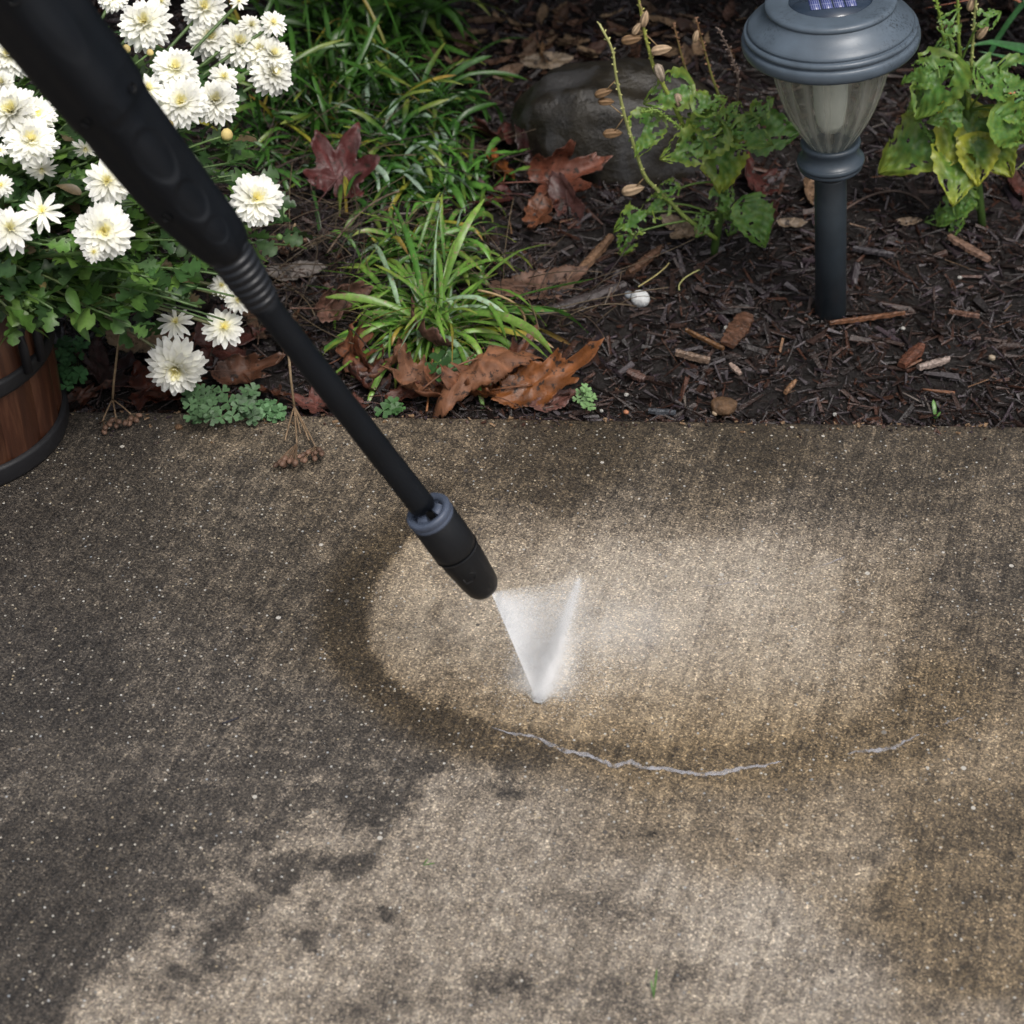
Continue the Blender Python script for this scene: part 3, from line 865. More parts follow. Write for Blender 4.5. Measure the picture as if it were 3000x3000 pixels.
    Rc2 = [r_ * (1 + .045 * (1 if math.sin(i / 99 * 2 * math.pi * 8) > 0 else -1) * min(1, abs(math.sin(i / 99 * 2 * math.pi * 8)) * 2.2)) for i, r_ in enumerate(Rc2)]
    mb = MB(); mb.add(*tube(Pc2, Rc2, 32)); mb.build('corrugated_sleeve', M['rubber'], root)
    # pipe
    Pp, Rp = stations([(765, 878, 90), (800, 922, 84), (1000, 1178, 82), (1236, 1480, 80)])
    Pp2, Rp2 = spline(Pp, Rp, 30)
    mb = MB(); mb.add(*tube(Pp2, Rp2, 32)); mb.build('pipe', M['lance'], root)
    # nozzle in its own frame, axis = d
    B, dep = on_axis(1252, 1496); B = B - T
    dd = -B / np.linalg.norm(B); Ln = np.linalg.norm(B)
    a, b_, _ = frame_of(dd)
    Mx = np.stack([a, b_, dd], 1)
    def put(prof, name, mat, parent=root, n=48, fl=None):
        V, Fc = lathe(prof, n, fl); m_ = MB(); m_.add(np.array(V) @ Mx.T + B, Fc); return m_.build(name, mat, parent)
    r0 = 142 * .5 * dep / F
    body = put([(r0 * .93, .0075), (r0 * .985, .009), (r0 * .985, Ln * .42), (r0 * .96, Ln * .47), (r0 * .925, Ln * .475), (r0 * .935, Ln * .49), (r0 * .92, Ln * .6), (r0 * .80, Ln * .85), (r0 * .74, Ln * .93), (r0 * .62, Ln * .975), (r0 * .35, Ln * .99), (r0 * .16, Ln * .985), (r0 * .1, Ln * .96), (.0002, Ln * .955)], 'nozzle_body', M['nozzle'])
    put([(r0 * .987, Ln * .468), (r0 * 1.0, Ln * .474), (r0 * .987, Ln * .482), (r0 * .95, Ln * .478), (r0 * .95, Ln * .470)], 'seam_ring', M['rubber'], body)
    ring = put([(r0 * .60, .010), (r0 * .60, .0035), (r0 * .70, .0), (r0 * .93, -.001), (r0 * .99, .0005), (r0 * 1.0, .003), (r0 * .96, .0045), (r0 * .96, .006), (r0 * .985, .0065), (r0 * .96, .0085), (r0 * .9, .009)], 'back_ring', M['nozring'])
    put([(r0 * .62, .0085), (r0 * .2, .011), (.0005, .011)], 'recess', M['lance_dark'], ring)
    # webs between the pockets
    m_ = MB()
    for k in range(4):
        th0 = R(28 + 90 * k)
        for (w0, w1) in ((th0 - .42, th0 + .42),):
            ns = 10; V = []
            for i in range(ns + 1):
                th = w0 + (w1 - w0) * i / ns
                for (rr, zz) in ((.44, -.0035), (.68, .0004), (.68, .008), (.44, .008)):
                    V.append((r0 * rr * math.cos(th), r0 * rr * math.sin(th), zz))
            Fc = [(i * 4 + j, i * 4 + (j + 1) % 4, (i + 1) * 4 + (j + 1) % 4, (i + 1) * 4 + j) for i in range(ns) for j in range(4)]
            Fc += [(0, 1, 2, 3), tuple(ns * 4 + j for j in (3, 2, 1, 0))]
            m_.add(np.array(V) @ Mx.T + B, Fc)
    m_.build('web', M['nozring'], ring)
    # moulded mark on the body, facing the camera
    c_ = on_axis(1350, 1662)[0] - T
    vcam = np.array(CAM) - (c_ + T); vcam -= dd * (vcam @ dd); vcam /= np.linalg.norm(vcam)
    sdir = np.cross(dd, vcam); rr = r0 * .925
    def mk(u, v):      # u along axis, v around
        th = v / rr
        return c_ + dd * u + (vcam * math.cos(th) + sdir * math.sin(th)) * (rr + .0001)
    m_ = MB()
    for pts in ([(-.004, -.002), (.001, -.007), (.004, -.003)], [(-.002, .004), (.003, .004), (.004, -.001)]):
        m_.add(*tube([mk(*p) for p in pts], .0006, 5))
    m_.build('moulded_mark', M['lance_dark'], body)
    put([(.0012, Ln * .96), (.0035, Ln * .985), (.0035, Ln * 1.0), (.0012, Ln * 1.003), (.0002, Ln * 1.0)], 'spray_tip', M['lance_dark'], body, 16)
    return tip
TIP = lance()

# ------------------------------------------------------------------ fan of water
def water():
    A, B = g(1700, 1690, .002), g(1578, 2052, .002)
    T = Vector(TIP) + Vector((.004, .001, -.002))
    root = empty('water_spray', (A + B) / 2)
    tag(root, 'white fan of high pressure water blasting from the nozzle onto the concrete', 'water spray')
    O = np.array((A + B) / 2)
    a, b_, t = [np.array(x) - O for x in (A, B, T)]
    nrm = np.cross(b_ - t, a - t); nrm /= np.linalg.norm(nrm)
    ms = 8
    def sheet(u0, u1, th0, th1, trunc=0.0):
        V = []; Fc = []; nu, nv = 8, 10
        for s_ in (-1, 1):
            for j in range(nv + 1):
                v = trunc + (1 - trunc) * j / nv
                for i in range(nu + 1):
                    u = u0 + (u1 - u0) * i / nu
                    e = a * (1 - u) + b_ * u
                    w_ = (th0 + (th1 - th0) * v) * (math.sin(math.pi * (.04 + .92 * i / nu)) ** .5)
                    V.append(t + (e - t) * v + nrm * s_ * w_)
        m = (nu + 1) * (nv + 1)
        for j in range(nv):
            for i in range(nu):
                q = [j * (nu + 1) + i, j * (nu + 1) + i + 1, (j + 1) * (nu + 1) + i + 1, (j + 1) * (nu + 1) + i]
                Fc.append(tuple(q)); Fc.append(tuple(x + m for x in q[::-1]))
        for j in range(nv):
            for i in (0, nu):
                q = [j * (nu + 1) + i, (j + 1) * (nu + 1) + i]
                Fc.append((q[0], q[1], q[1] + m, q[0] + m))
        for i in range(nu):
            for j in (0, nv):
                q = [j * (nu + 1) + i, j * (nu + 1) + i + 1]
                Fc.append((q[0], q[1], q[1] + m, q[0] + m))
        return V, Fc
    # affine coordinates of the fan: u runs A -> B, v runs tip -> ground
    e1, e2 = a - t, b_ - t
    Mi = np.linalg.inv(np.stack([e1, e2, nrm], 1))
    def fan_d(nt, c):
        q = vsub(nt, c, t); p_, s_ = vdot(nt, q, Mi[0]), vdot(nt, q, Mi[1]); w_ = vdot(nt, q, Mi[2])
        v = math_n(nt, 'MAXIMUM', math_n(nt, 'ADD', p_, s_), .001); u = math_n(nt, 'DIVIDE', s_, v)
        cmb = nt.nodes.new('ShaderNodeCombineXYZ'); nt.links.new(u, cmb.inputs[0]); nt.links.new(v, cmb.inputs[1])
        stv = mapping(nt, cmb.outputs[0], (14, 1.6, 1)); n1 = noise(nt, 1.0, 4, .65, stv)
        prof = ramp(nt, u, [(0, 0.0), (.15, .07), (.45, .28), (.75, .60), (.90, .75), (.96, .70), (1.0, .0)])
        along = ramp(nt, v, [(0, 1.9), (.2, 1.1), (.6, .8), (1, .85)])
        d = math_n(nt, 'MULTIPLY', math_n(nt, 'MULTIPLY', prof, along), ramp(nt, n1, [(.3, .45), (.7, 1.15)]))
        return math_n(nt, 'MULTIPLY', d, 88)
    mb = MB(); mb.add(*sheet(-.02, 1.0, .0012, .0045)); mb.build('water_fan', mist_mat('fan_mist', fan_d), root)
    ab = b_ - a; Lab = np.linalg.norm(ab); abn = ab / Lab
    side = np.cross(abn, (0, 0, 1.0)); side /= np.linalg.norm(side)
    def ridge_d(peak, s0, s1, nscale, zs=1.0, shift=0.0):
        def f(nt, c):
            q = vsub(nt, c, a); u = math_n(nt, 'DIVIDE', vdot(nt, q, abn), Lab)
            x = math_n(nt, 'SUBTRACT', vdot(nt, q, side), shift); z = math_n(nt, 'MULTIPLY', vdot(nt, q, (0, 0, 1)), zs)
            r2 = math_n(nt, 'ADD', math_n(nt, 'MULTIPLY', x, x), math_n(nt, 'MULTIPLY', z, z))
            s_ = math_n(nt, 'ADD', math_n(nt, 'MULTIPLY', u, s1 - s0), s0)
            g_ = math_n(nt, 'POWER', 2.718, math_n(nt, 'MULTIPLY', math_n(nt, 'DIVIDE', r2, math_n(nt, 'MULTIPLY', s_, s_)), -1.0))
            n1 = noise(nt, nscale, 4, .7, c)
            al = ramp(nt, u, [(0, 0.0), (.08, .25), (.5, .6), (.88, 1.0), (.97, .9), (1, .0)])
            return math_n(nt, 'MULTIPLY', math_n(nt, 'MULTIPLY', g_, math_n(nt, 'MULTIPLY', al, ramp(nt, n1, [(.32, .2), (.68, 1.2)]))), peak)
        return f
    def pipe_dom(rad, x0=0.0, ext=.0):
        P = [a + ab * u + np.array((0, 0, rad * .5)) + side * x0 for u in np.linspace(-ext, 1 + ext, 14)]
        V, Fc = tube(P, rad, 16); V = np.array(V); V[:, 2] = np.maximum(V[:, 2], .0006); return V, Fc
    mb = MB(); mb.add(*pipe_dom(.012)); mb.build('splash_ridge', mist_mat('ridge_mist', ridge_d(1500, .0022, .0040, 140)), root)
    mb = MB(); mb.add(*pipe_dom(.034, 0, .05)); mb.build('splash_mist', mist_mat('soft_mist', ridge_d(70, .009, .018, 90)), root)
    gc = a * .40 + b_ * .60 + np.array((.052, .018, .0012))
    def gm(nt, c):
        q = vsub(nt, c, gc)
        x, y = math_n(nt, 'DIVIDE', vdot(nt, q, (1, 0, 0)), .062), math_n(nt, 'DIVIDE', vdot(nt, q, (0, 1, 0)), .045)
        r2 = math_n(nt, 'ADD', math_n(nt, 'MULTIPLY', x, x), math_n(nt, 'MULTIPLY', y, y))
        g_ = math_n(nt, 'POWER', 2.718, math_n(nt, 'MULTIPLY', r2, -1.6))
        return math_n(nt, 'MULTIPLY', math_n(nt, 'MULTIPLY', g_, ramp(nt, noise(nt, 45, 4, .65, c), [(.35, .2), (.7, 1.2)])), 15)
    V, Fc = lathe([(.0001, .0004), (1, .0004), (1, .6), (.6, 1), (.0001, 1)], 40)
    mb = MB(); mb.add(np.array(V) * np.array((.10, .075, .012)) + gc, Fc); mb.build('ground_mist', mist_mat('ground_mist', gm), root)
    # droplets flung from the impact
    m, nt, b2 = new_mat('water_droplet'); b2.inputs['Base Color'].default_value = (.96, .97, .98, 1); b2.inputs['Roughness'].default_value = .25
    tl = nt.nodes.new('ShaderNodeBsdfTranslucent'); tl.inputs[0].default_value = (.97, .98, 1, 1); mx = nt.nodes.new('ShaderNodeMixShader'); mx.inputs[0].default_value = .35
    nt.links.new(b2.outputs[0], mx.inputs[1]); nt.links.new(tl.outputs[0], mx.inputs[2]); nt.links.new(mx.outputs[0], nt.nodes['Material Output'].inputs[0])
    OV = np.array([(1, 0, 0), (-1, 0, 0), (0, 1, 0), (0, -1, 0), (0, 0, 1), (0, 0, -1)], float)
    OF = [(0, 2, 4), (2, 1, 4), (1, 3, 4), (3, 0, 4), (2, 0, 5), (1, 2, 5), (3, 1, 5), (0, 3, 5)]
    r = np.random.default_rng(5)
    def cloudlet(name, Pn, D, L, W_):
        """many small elongated drops: centre, travel direction, half length, half width"""
        n = len(Pn); D = D / np.linalg.norm(D, axis=1)[:, None]
        A = np.cross(D, np.array((.05, -.45, .9))); A /= np.linalg.norm(A, axis=1)[:, None]; B_ = np.cross(D, A) * .3
        V = Pn[:, None] + OV[None, :, 0:1] * (D * L[:, None])[:, None] + OV[None, :, 1:2] * (A * W_[:, None])[:, None] + OV[None, :, 2:3] * (B_ * W_[:, None])[:, None]
        V[:, :, 2] = np.maximum(V[:, :, 2], .0004 - O[2])
        Fs = (np.array(OF)[None] + 6 * np.arange(n)[:, None, None]).reshape(-1, 3)
        q = MB(); q.v = [V.reshape(-1, 3)]; q.f = list(map(tuple, Fs)); q.c = [np.ones((6 * n, 3))]; q.n = 6 * n
        o = q.build(name, m, root); o['kind'] = 'stuff'; return o
    # drops flying inside the fan, thicker toward its near edge
    n = 4500; u = np.where(r.random(n) < .10, 1 - np.abs(r.normal(0, .05, n)), r.beta(1.7, 1.0, n)).clip(.03, 1.0); v = r.uniform(.04, 1, n) ** .8
    E = a[None] * (1 - u[:, None]) + b_[None] * u[:, None]; Pn = t + (E - t) * v[:, None] + nrm * (r.normal(0, 1, n) * (.0008 + .0035 * v))[:, None]
    Dn = (E - t) / np.linalg.norm(E - t, axis=1)[:, None] * .35 + np.stack([r.normal(0, 1, n), r.normal(0, 1, n), np.zeros(n)], 1)
    cloudlet('fan_drops', Pn, Dn, r.uniform(.0003, .0008, n), r.uniform(.00012, .00030, n))
    # bright splash thrown up along the impact line
    n = 8000; u = r.beta(1.9, 1.0, n) * 1.02; s_ = (.0012 + .0036 * u) * np.sqrt(np.clip((1.03 - u) / .10, .02, 1))
    Pn = a[None] + ab[None] * u[:, None] + side[None] * (r.normal(0, 1, n) * s_)[:, None] + np.array((0, 0, 1.0))[None] * np.abs(r.normal(0, 1, n) * s_ * 1.1)[:, None]
    D = side[None] * r.normal(0, 1, n)[:, None] + np.array((0, 0, 1.0)) * r.uniform(-.2, .5, n)[:, None] + abn[None] * r.normal(0, .6, n)[:, None]
    cloudlet('splash_drops', Pn, D, r.uniform(.0003, .0010, n), r.uniform(.00010, .00024, n))
    # loose spatter skating off over the slab
    n = 3600; u = r.beta(2.2, 1.0, n); q_ = np.abs(r.normal(0, 1, n))
    Pn = a[None] + ab[None] * u[:, None] + np.stack([r.normal(.010, .024, n), r.normal(.003, .018, n), np.abs(r.normal(.001, .006, n))], 1)
    cloudlet('spatter', Pn, np.stack([r.normal(1, .5, n), r.normal(0, .7, n), r.normal(0, .3, n)], 1), r.uniform(.0002, .0009, n), r.uniform(.00008, .0002, n))
water()
def foam():
    m, nt, b = new_mat('foam'); b.inputs['Base Color'].default_value = (.50, .50, .54, 1); b.inputs['Roughness'].default_value = .35
    n1 = noise(nt, 75, 6, .75, geoc(nt))
    tr = nt.nodes.new('ShaderNodeBsdfTransparent'); mx = nt.nodes.new('ShaderNodeMixShader')
    nt.links.new(ramp(nt, n1, [(.40, 0.0), (.66, .60)]), mx.inputs[0]); nt.links.new(tr.outputs[0], mx.inputs[1]); nt.links.new(b.outputs[0], mx.inputs[2])
    nt.links.new(mx.outputs[0], nt.nodes['Material Output'].inputs[0])
    runs = [([(1430, 2128), (1500, 2150), (1570, 2160), (1660, 2200), (1720, 2212), (1760, 2228), (1800, 2245), (1850, 2232), (1880, 2248), (1940, 2252), (2000, 2262), (2060, 2268), (2100, 2268), (2160, 2252), (2230, 2245), (2290, 2232)], 7, 'long pale foam line wandering along the lower edge of the washed patch'),
            ([(2485, 2208), (2520, 2200), (2570, 2198), (2620, 2190), (2650, 2172), (2695, 2152)], 7, 'short pale foam line at the lower right end of the washed patch'),
            ([(2740, 2130), (2790, 2112), (2830, 2098)], 4, 'faint pale foam streak furthest right of the washed patch'),
            ([(2030, 1722), (2160, 1706), (2240, 1690)], 3, 'faint pale water streak above the washed patch, nearer the nozzle'),
            ([(2380, 1665), (2460, 1640), (2475, 1630)], 4, 'faint pale water streak above the washed patch, further right')]
    for pts, w_, lab in runs:
        P = []
        r = random.Random(len(pts))
        for i in range(len(pts) - 1):
            for t in np.linspace(0, 1, 6, endpoint=False):
                P.append((pts[i][0] * (1 - t) + pts[i + 1][0] * t, pts[i][1] * (1 - t) + pts[i + 1][1] * t + r.uniform(-3, 3)))
        P.append(pts[-1])
        G = [np.array(g(x, y, .0008)) for x, y in P]
        wd = [w_ * 2.5 / F * 1.4 * .5 * r.uniform(.5, 1.2) for _ in G]; wd = [q_ * min(1, .25 + .75 * min(i_, len(wd) - 1 - i_) / 14) for i_, q_ in enumerate(wd)]; wd[0] = wd[-1] = .0002
        V, Fc = tube(G, wd, 8); V = np.array(V); V[:, 2] = .0009 + (V[:, 2] - .0008) * .25
        mb = MB(); mb.add(V, Fc); tag(mb.build('foam_line', m), lab, 'foam', 'foam lines on the concrete')
foam()

# ------------------------------------------------------------------ solar path light
def lamp():
    b0 = gp(2434, 925)
    root = empty('solar_path_light', (b0.x, b0.y, b0.z), (0, R(-6.2), 0))
    tag(root, 'black and grey solar path light with fluted clear lens standing in the mulch', 'garden light')
    def put(name, prof, mat, parent=root, n=72, fl=None):
        V, Fc = lathe(prof, n, fl); m_ = MB(); m_.add(V, Fc); return m_.build(name, mat, parent)
    zb = b0.z; k = lambda z: z - zb
    up = .0165
    def K(rows, s=1.0, u=None):
        return [(r_ * s, k(z) + (up if u is None else u)) for r_, z in rows]
    UC, UT = .0222, .0148
    put('pole', [(.0005, -.06), (.0150, -.058), (.0150, k(.124) + UC), (.0140, k(.126) + UC), (.0005, k(.126) + UC)], M['lamppole'])
    put('neck', K([(.0143, .118), (.0143, .137), (.0005, .137)], 1, UC), M['lance_dark'])
    put('collar', K([(.001, .134), (.0235, .133), (.0265, .134), (.0290, .1355), (.0296, .1375), (.0290, .1390), (.0286, .1393), (.0290, .1396), (.0306, .1400), (.0312, .1420), (.0306, .1445), (.0300, .1448), (.0282, .1460), (.0262, .149), (.0254, .152), (.0256, .155), (.0270, .158), (.0276, .160), (.0272, .162), (.0250, .163), (.0225, .160), (.001, .160)], 1, UC), M['lampcollar'])
    def fl(i, a): return .042 * abs(math.sin(a * 9)) * min(1, i / 2)
    put('lens', K([(.0195, .182), (.0210, .185), (.0262, .193), (.0335, .206), (.0398, .220), (.0447, .235), (.0487, .250), (.0516, .265), (.0536, .279), (.0545, .2935)], 1, 0), M['lens'], root, 216, fl)
    put('diffuser_tube', K([(.0005, .196), (.009, .196), (.0125, .204), (.0150, .22), (.0175, .284), (.0005, .287)], 1, 0), M['diffuser'])
    put('bulb', K([(.0005, .160), (.0035, .160), (.0035, .168), (.001, .172), (.0003, .1722)], 1, UC), M['lance_dark'])
    cap = put('cap', K([(.0005, .279), (.055, .278), (.066, .272), (.0770, .2660), (.0786, .2660), (.0800, .2680), (.0808, .2715), (.0808, .2745), (.0800, .2768), (.0786, .2778), (.0768, .2780), (.0766, .2786), (.0776, .2792), (.0788, .2806), (.0788, .2822), (.0778, .2838), (.0762, .2844), (.0746, .2842), (.0744, .2848), (.0752, .2858), (.0752, .2868),
              (.0738, .2885), (.0712, .2908), (.0680, .2930), (.0648, .2955), (.0618, .2983), (.0598, .3008), (.0586, .3028), (.0582, .3034), (.0590, .3038), (.0594, .3052), (.0590, .3068), (.0578, .3080), (.0556, .3088), (.0520, .3091), (.0440, .3094), (.0392, .3098), (.0384, .3097), (.0380, .3090), (.0372, .3074), (.0005, .3074)], .97, UT), M['lampcap'], root, 128)
    pan = put('solar_panel', K([(.0361, .3065), (.0361, .3080), (.0005, .3082)], 1, UT), M['panelglass'], root, 96)
    for i in range(4):
        m_ = MB(); m_.add(*box(-.0145 + i * .0103, .0, 0, .0088, .034, .0006)); o = m_.build('solar_cell', M['cell'], pan); o.location = (0, 0, k(.3084) + UT)
    m_ = MB(); m_.add(*ICO2); V = None
    o = m_.build('light_sensor', M['wstone'], pan); o.scale = (.0026, .0026, .0008); o.location = (.027, -.003, k(.3084) + UT)
lamp()

# ------------------------------------------------------------------ boulder, stones
def rock(name, loc, rad, mat, label, cat='stone', sub=ICO4, seed=1, amp=.18, group=None, rot=0, sc=.5):
    V = np.array(sub[0]); V = V * (1 + amp * snoise(V, sc, 4, seed))[:, None]
    V = np.sign(V) * np.abs(V) ** .9
    mb = MB(); mb.add(V * np.array(rad), sub[1])
    o = mb.build(name, mat); o.location = loc; o.rotation_euler = (0, 0, rot)
    return tag(o, label, cat, group)
bl = gp(1790, 500)
rock('boulder', (bl.x + .005, bl.y + .05, bl.z - .01), (.118, .08, .112), M['boulder'], 'large wet dark brown boulder half sunk in the bed behind the red leaves', 'boulder', seed=4)
def pebble(px, py, r_, mat, label, seed=1, flat=.7, name='pebble'):
    p = gp(px, py, .006)
    rock(name, (p.x, p.y, p.z + r_ * .3), (r_, r_ * .85, r_ * flat), mat, label, 'stone', ICO3, seed, .16, rot=seed)
pebble(1876, 882, .0095, M['wstone'], 'white angular stone, largest of the pale stones, on the dark mulch', 3, .9, name='stone')
pebble(1842, 868, .005, simple_mat('grey_stone', (.2, .22, .24), .5), 'small grey chip touching the largest white stone', 5)
pebble(1740, 1014, 0.00408, M['pstone'], 'small cream pebble in the mulch above the curled brown leaf', 6)
pebble(2128, 963, 0.00297, M['pstone'], 'tiny white pebble beside the flat brown bark flake', 8)
pebble(2645, 964, 0.00238, M['pstone'], 'tiny white pebble in the mulch right of the lamp pole', 9)
pebble(2812, 815, 0.00255, M['pstone'], 'tiny pale pebble in the mulch far right of the lamp pole', 10)
pebble(1762, 1205, 0.00204, M['pstone'], 'tiny white pebble by the slab edge under the right clover', 11)
pebble(1834, 1209, .0027, simple_mat('orange_stone', (.4, .17, .09), .5), 'tiny orange pebble by the slab edge', 12)
pebble(1835, 1158, 0.00221, M['pstone'], 'tiny cream pebble right of the small clover', 13)
pebble(2445, 1216, 0.00221, M['pstone'], 'tiny pale pebble by the slab edge below the lamp', 14)
pebble(2905, 1050, .0035, simple_mat('tan_stone', (.35, .28, .2), .5), 'small tan pebble in the mulch near the right edge', 15)
pebble(2120, 1198, .0125, M['bstone'], 'brown stone lying against the slab edge', 16, .55, name='stone')
pebble(2095, 1212, .0035, simple_mat('tan_stone2', (.4, .3, .2), .5), 'small tan pebble left of the brown stone at the slab edge', 17)
p_ = g(524, 1256); rock('pebble', (p_.x, p_.y, .002), (.0038, .003, .0028), M['bstone'], 'small brown crumb lying alone on the concrete near the planter', 'stone', ICO2, 4)

# larger bark pieces and sticks
def bark(p0, p1, w_, t_, colr, label, name='bark_piece', seed=1, lift=.006):
    A, B = gp(*p0, lift), gp(*p1, lift); d = B - A; L = d.length
    n = 16; r = random.Random(seed); mb = MB(); V = []; Fc = []; C = []
    sec = [(-.5, -.5), (-.5, .3), (-.1, .5), (.25, .38), (.5, .1), (.5, -.5)]
    for i in range(n + 1):
        t = i / n; ww = w_ * (.35 + .65 * math.sin(math.pi * (.08 + .86 * t)) ** .5) * r.uniform(.85, 1.1)
        for (y, z) in sec:
            V.append((L * (t - .5), y * ww + r.uniform(-.04, .04) * w_, z * t_ * r.uniform(.8, 1.2)))
            C.append(np.array(colr) * r.uniform(.6, 1.35))
    m = len(sec)
    for i in range(n):
        for k in range(m): Fc.append((i * m + k, i * m + (k + 1) % m, (i + 1) * m + (k + 1) % m, (i + 1) * m + k))
    Fc += [tuple(range(m))[::-1], tuple(n * m + k for k in range(m))]
    mb.add(V, Fc, np.array(C)); o = mb.build(name, M['chip'], smooth=False)
    c = (A + B) / 2; o.location = c; o.rotation_euler = (r.uniform(-.2, .2), -math.asin(d.z / L), math.atan2(d.y, d.x))
    tag(o, label, 'bark')
bark((1570, 925), (1830, 835), .014, .010, (.055, .045, .045), 'long weathered grey bark strip beside the strap leaved clump', seed=2)
bark((1700, 790), (1790, 690), .011, .006, (.17, .10, .06), 'light brown wood splinter leaning up toward the boulder', seed=3, lift=.01)
bark((1840, 800), (1935, 725), .010, .006, (.10, .055, .035), 'reddish wood piece right of the light brown splinter', seed=4, lift=.008)
bark((2130, 1010), (2190, 920), .020, .004, (.085, .042, .026), 'flat dark brown bark flake in the middle of the mulch', name='bark_flake', seed=5, lift=.012)
bark((2010, 965), (2120, 1020), .005, .004, (.14, .07, .03), 'thin orange brown stick beside the flat bark flake', name='stick', seed=6, lift=.012)
bark((2430, 945), (2650, 915), .006, .004, (.14, .065, .035), 'long reddish stick lying at the foot of the lamp pole', name='stick', seed=7, lift=.01)
bark((2500, 725), (2620, 745), .008, .005, (.05, .045, .05), 'dark grey bark piece right behind the lamp pole', seed=8, lift=.01)
bark((2690, 1075), (2780, 1050), .008, .005, (.28, .22, .19), 'pale pinkish wood chip right of the lamp in the front mulch', seed=9, lift=.012)
bark((2640, 1070), (2700, 1010), .013, .006, (.11, .045, .028), 'chunky red brown chip next to the pale chip', seed=10, lift=.01)
bark((2780, 910), (2870, 925), .007, .004, (.13, .07, .05), 'brown split chip toward the right edge of the mulch', seed=11, lift=.01)
bark((1980, 1030), (2080, 1055), .009, .006, (.16, .11, .08), 'tan bark piece in the front mulch left of the flake', seed=12, lift=.012)
bark((2300, 1150), (2330, 1115), .005, .004, (.2, .11, .06), 'small tan chip standing near the slab edge', seed=13, lift=.01)
bark((2140, 1065), (2170, 1095), .006, .003, (.3, .22, .18), 'small pale chip below the flat bark flake', seed=14, lift=.012)
bark((1900, 1202), (1980, 1207), .007, .004, (.06, .065, .075), 'blue grey sliver of bark along the slab edge', seed=15, lift=.008)
bark((1840, 1085), (1890, 1110), .010, .005, (.09, .05, .04), 'glossy curled bark bit right of the orange brown leaf', seed=16, lift=.01)
bark((2780, 690), (2900, 760), .012, .005, (.18, .11, .08), 'brown bark strip below the right hand seed plant', seed=17, lift=.01)
# ------------------------------------------------------------------ fallen leaves
def fallen(px, py, size, outline, colr, label, rz=0, rx=0, ry=0, roll=1.2, bendx=.6, wr=.05, seed=0, lift=.012, mat='dead', stalk=True, group=None, name='fallen_leaf', veins=True):
    size *= 1.0 if group else (1.5 if py < 640 and 1400 < px < 1750 else 1.3); roll *= 1.45; wr *= 1.9
    p = gp(px, py, lift)
    P, Fc, ang, rad = dead_leaf(outline, size, roll, bendx, wr, seed)
    colr = tuple(np.array(colr) * (.56 if group is None else .75) + .0)
    c = np.tile(np.array(colr, float), (len(P), 1))
    c *= (1 + .25 * snoise(P / size, 1.6, 3, seed))[:, None]
    vein = np.zeros(len(P))
    for la in (0, 50, -50, 104, -104):
        vein = np.maximum(vein, np.exp(-((ang - la) * rad / 1.6) ** 2))
    c *= (1 + .45 * vein * (rad > .04))[:, None]
    mb = MB(); mb.add(P, Fc, c)
    root = mb.build(name, M[mat])
    root.location = p; root.rotation_euler = (R(rx), R(ry), R(rz))
    mod = root.modifiers.new('thickness', 'SOLIDIFY'); mod.thickness = size * .003
    if stalk:
        L = size * .75; V, F2 = tube(bez((0, 0, 0), (-L * .5, L * .1, L * .12), (-L, L * .3, -L * .1)), size * .012, 5)
        m2 = MB(); m2.add(V, F2, np.array(colr) * .9 + .01); m2.build('leaf_stalk', M['twig'], root)
    tag(root, label, 'fallen leaf', group)
RB, MR, OB, BR, DK, TN, PK = (.12, .034, .026), (.04, .014, .014), (.30, .10, .03), (.21, .085, .035), (.06, .024, .014), (.36, .25, .15), (.24, .12, .085)
fallen(985, 525, .050, MAPLE, (.135, .036, .034), 'wine red maple leaf propped upright among the strap leaves', 62, 22, -38, .9, .5, .07, 1, .030)
fallen(1560, 440, .040, MAPLE, MR, 'dark maroon maple leaf leaning on the boulder', 60, 50, 0, .8, .4, .06, 2, .022)
fallen(1470, 500, .036, OAK, OB, 'bright orange brown lobed leaf beside the boulder, left in its pile', 110, 35, 10, 1.4, .7, .08, 3, .018)
fallen(1610, 530, .046, MAPLE, (.25, .085, .05), 'large red brown folded leaf in front of the boulder', 20, 42, -8, 1.9, .6, .07, 4, .016)
fallen(1575, 615, .036, OAK, (.26, .10, .05), 'narrow brown lobed leaf pointing down below the red brown folded leaf', -95, 20, 5, 1.8, .8, .08, 5, .010)
fallen(1460, 575, .034, MAPLE, (.13, .035, .03), 'wet dark red leaf lying under the orange brown leaf', 190, 8, 5, .8, .5, .06, 6, .005)
fallen(1480, 420, .036, MAPLE, (.12, .035, .028), 'reddish leaf half covered by green blades left of the boulder', 140, 30, 0, 1.1, .5, .07, 7, .01)
fallen(1665, 600, .030, OVAL, (.16, .07, .06), 'dull brown leaf tip standing right of the narrow lobed leaf', -70, 30, 20, 2, .5, .06, 8, .008)
fallen(1400, 1050, .060, OVAL, (.34, .145, .07), 'big pale brown leaf curled into a roll at the foot of the strap leaved clump', 35, -25, -10, -3.8, -.9, .06, 9, .046, 'deaddry')
fallen(1230, 1120, .036, MAPLE, (.30, .135, .07), 'light brown curled leaf overhanging the slab edge under the roll', 190, -12, -8, 1.6, 1.0, .08, 10, .018, 'deaddry')
fallen(1560, 1128, .062, OAK, (.30, .105, .03), 'long glossy orange brown leaf lying along the slab edge', 18, 22, -12, 1.6, .95, .06, 11, .016)
fallen(1420, 1160, .034, MAPLE, (.24, .085, .03), 'wet orange brown leaf edge standing against the slab below the roll', 170, 15, 0, 1.8, 1.1, .09, 12, .012)
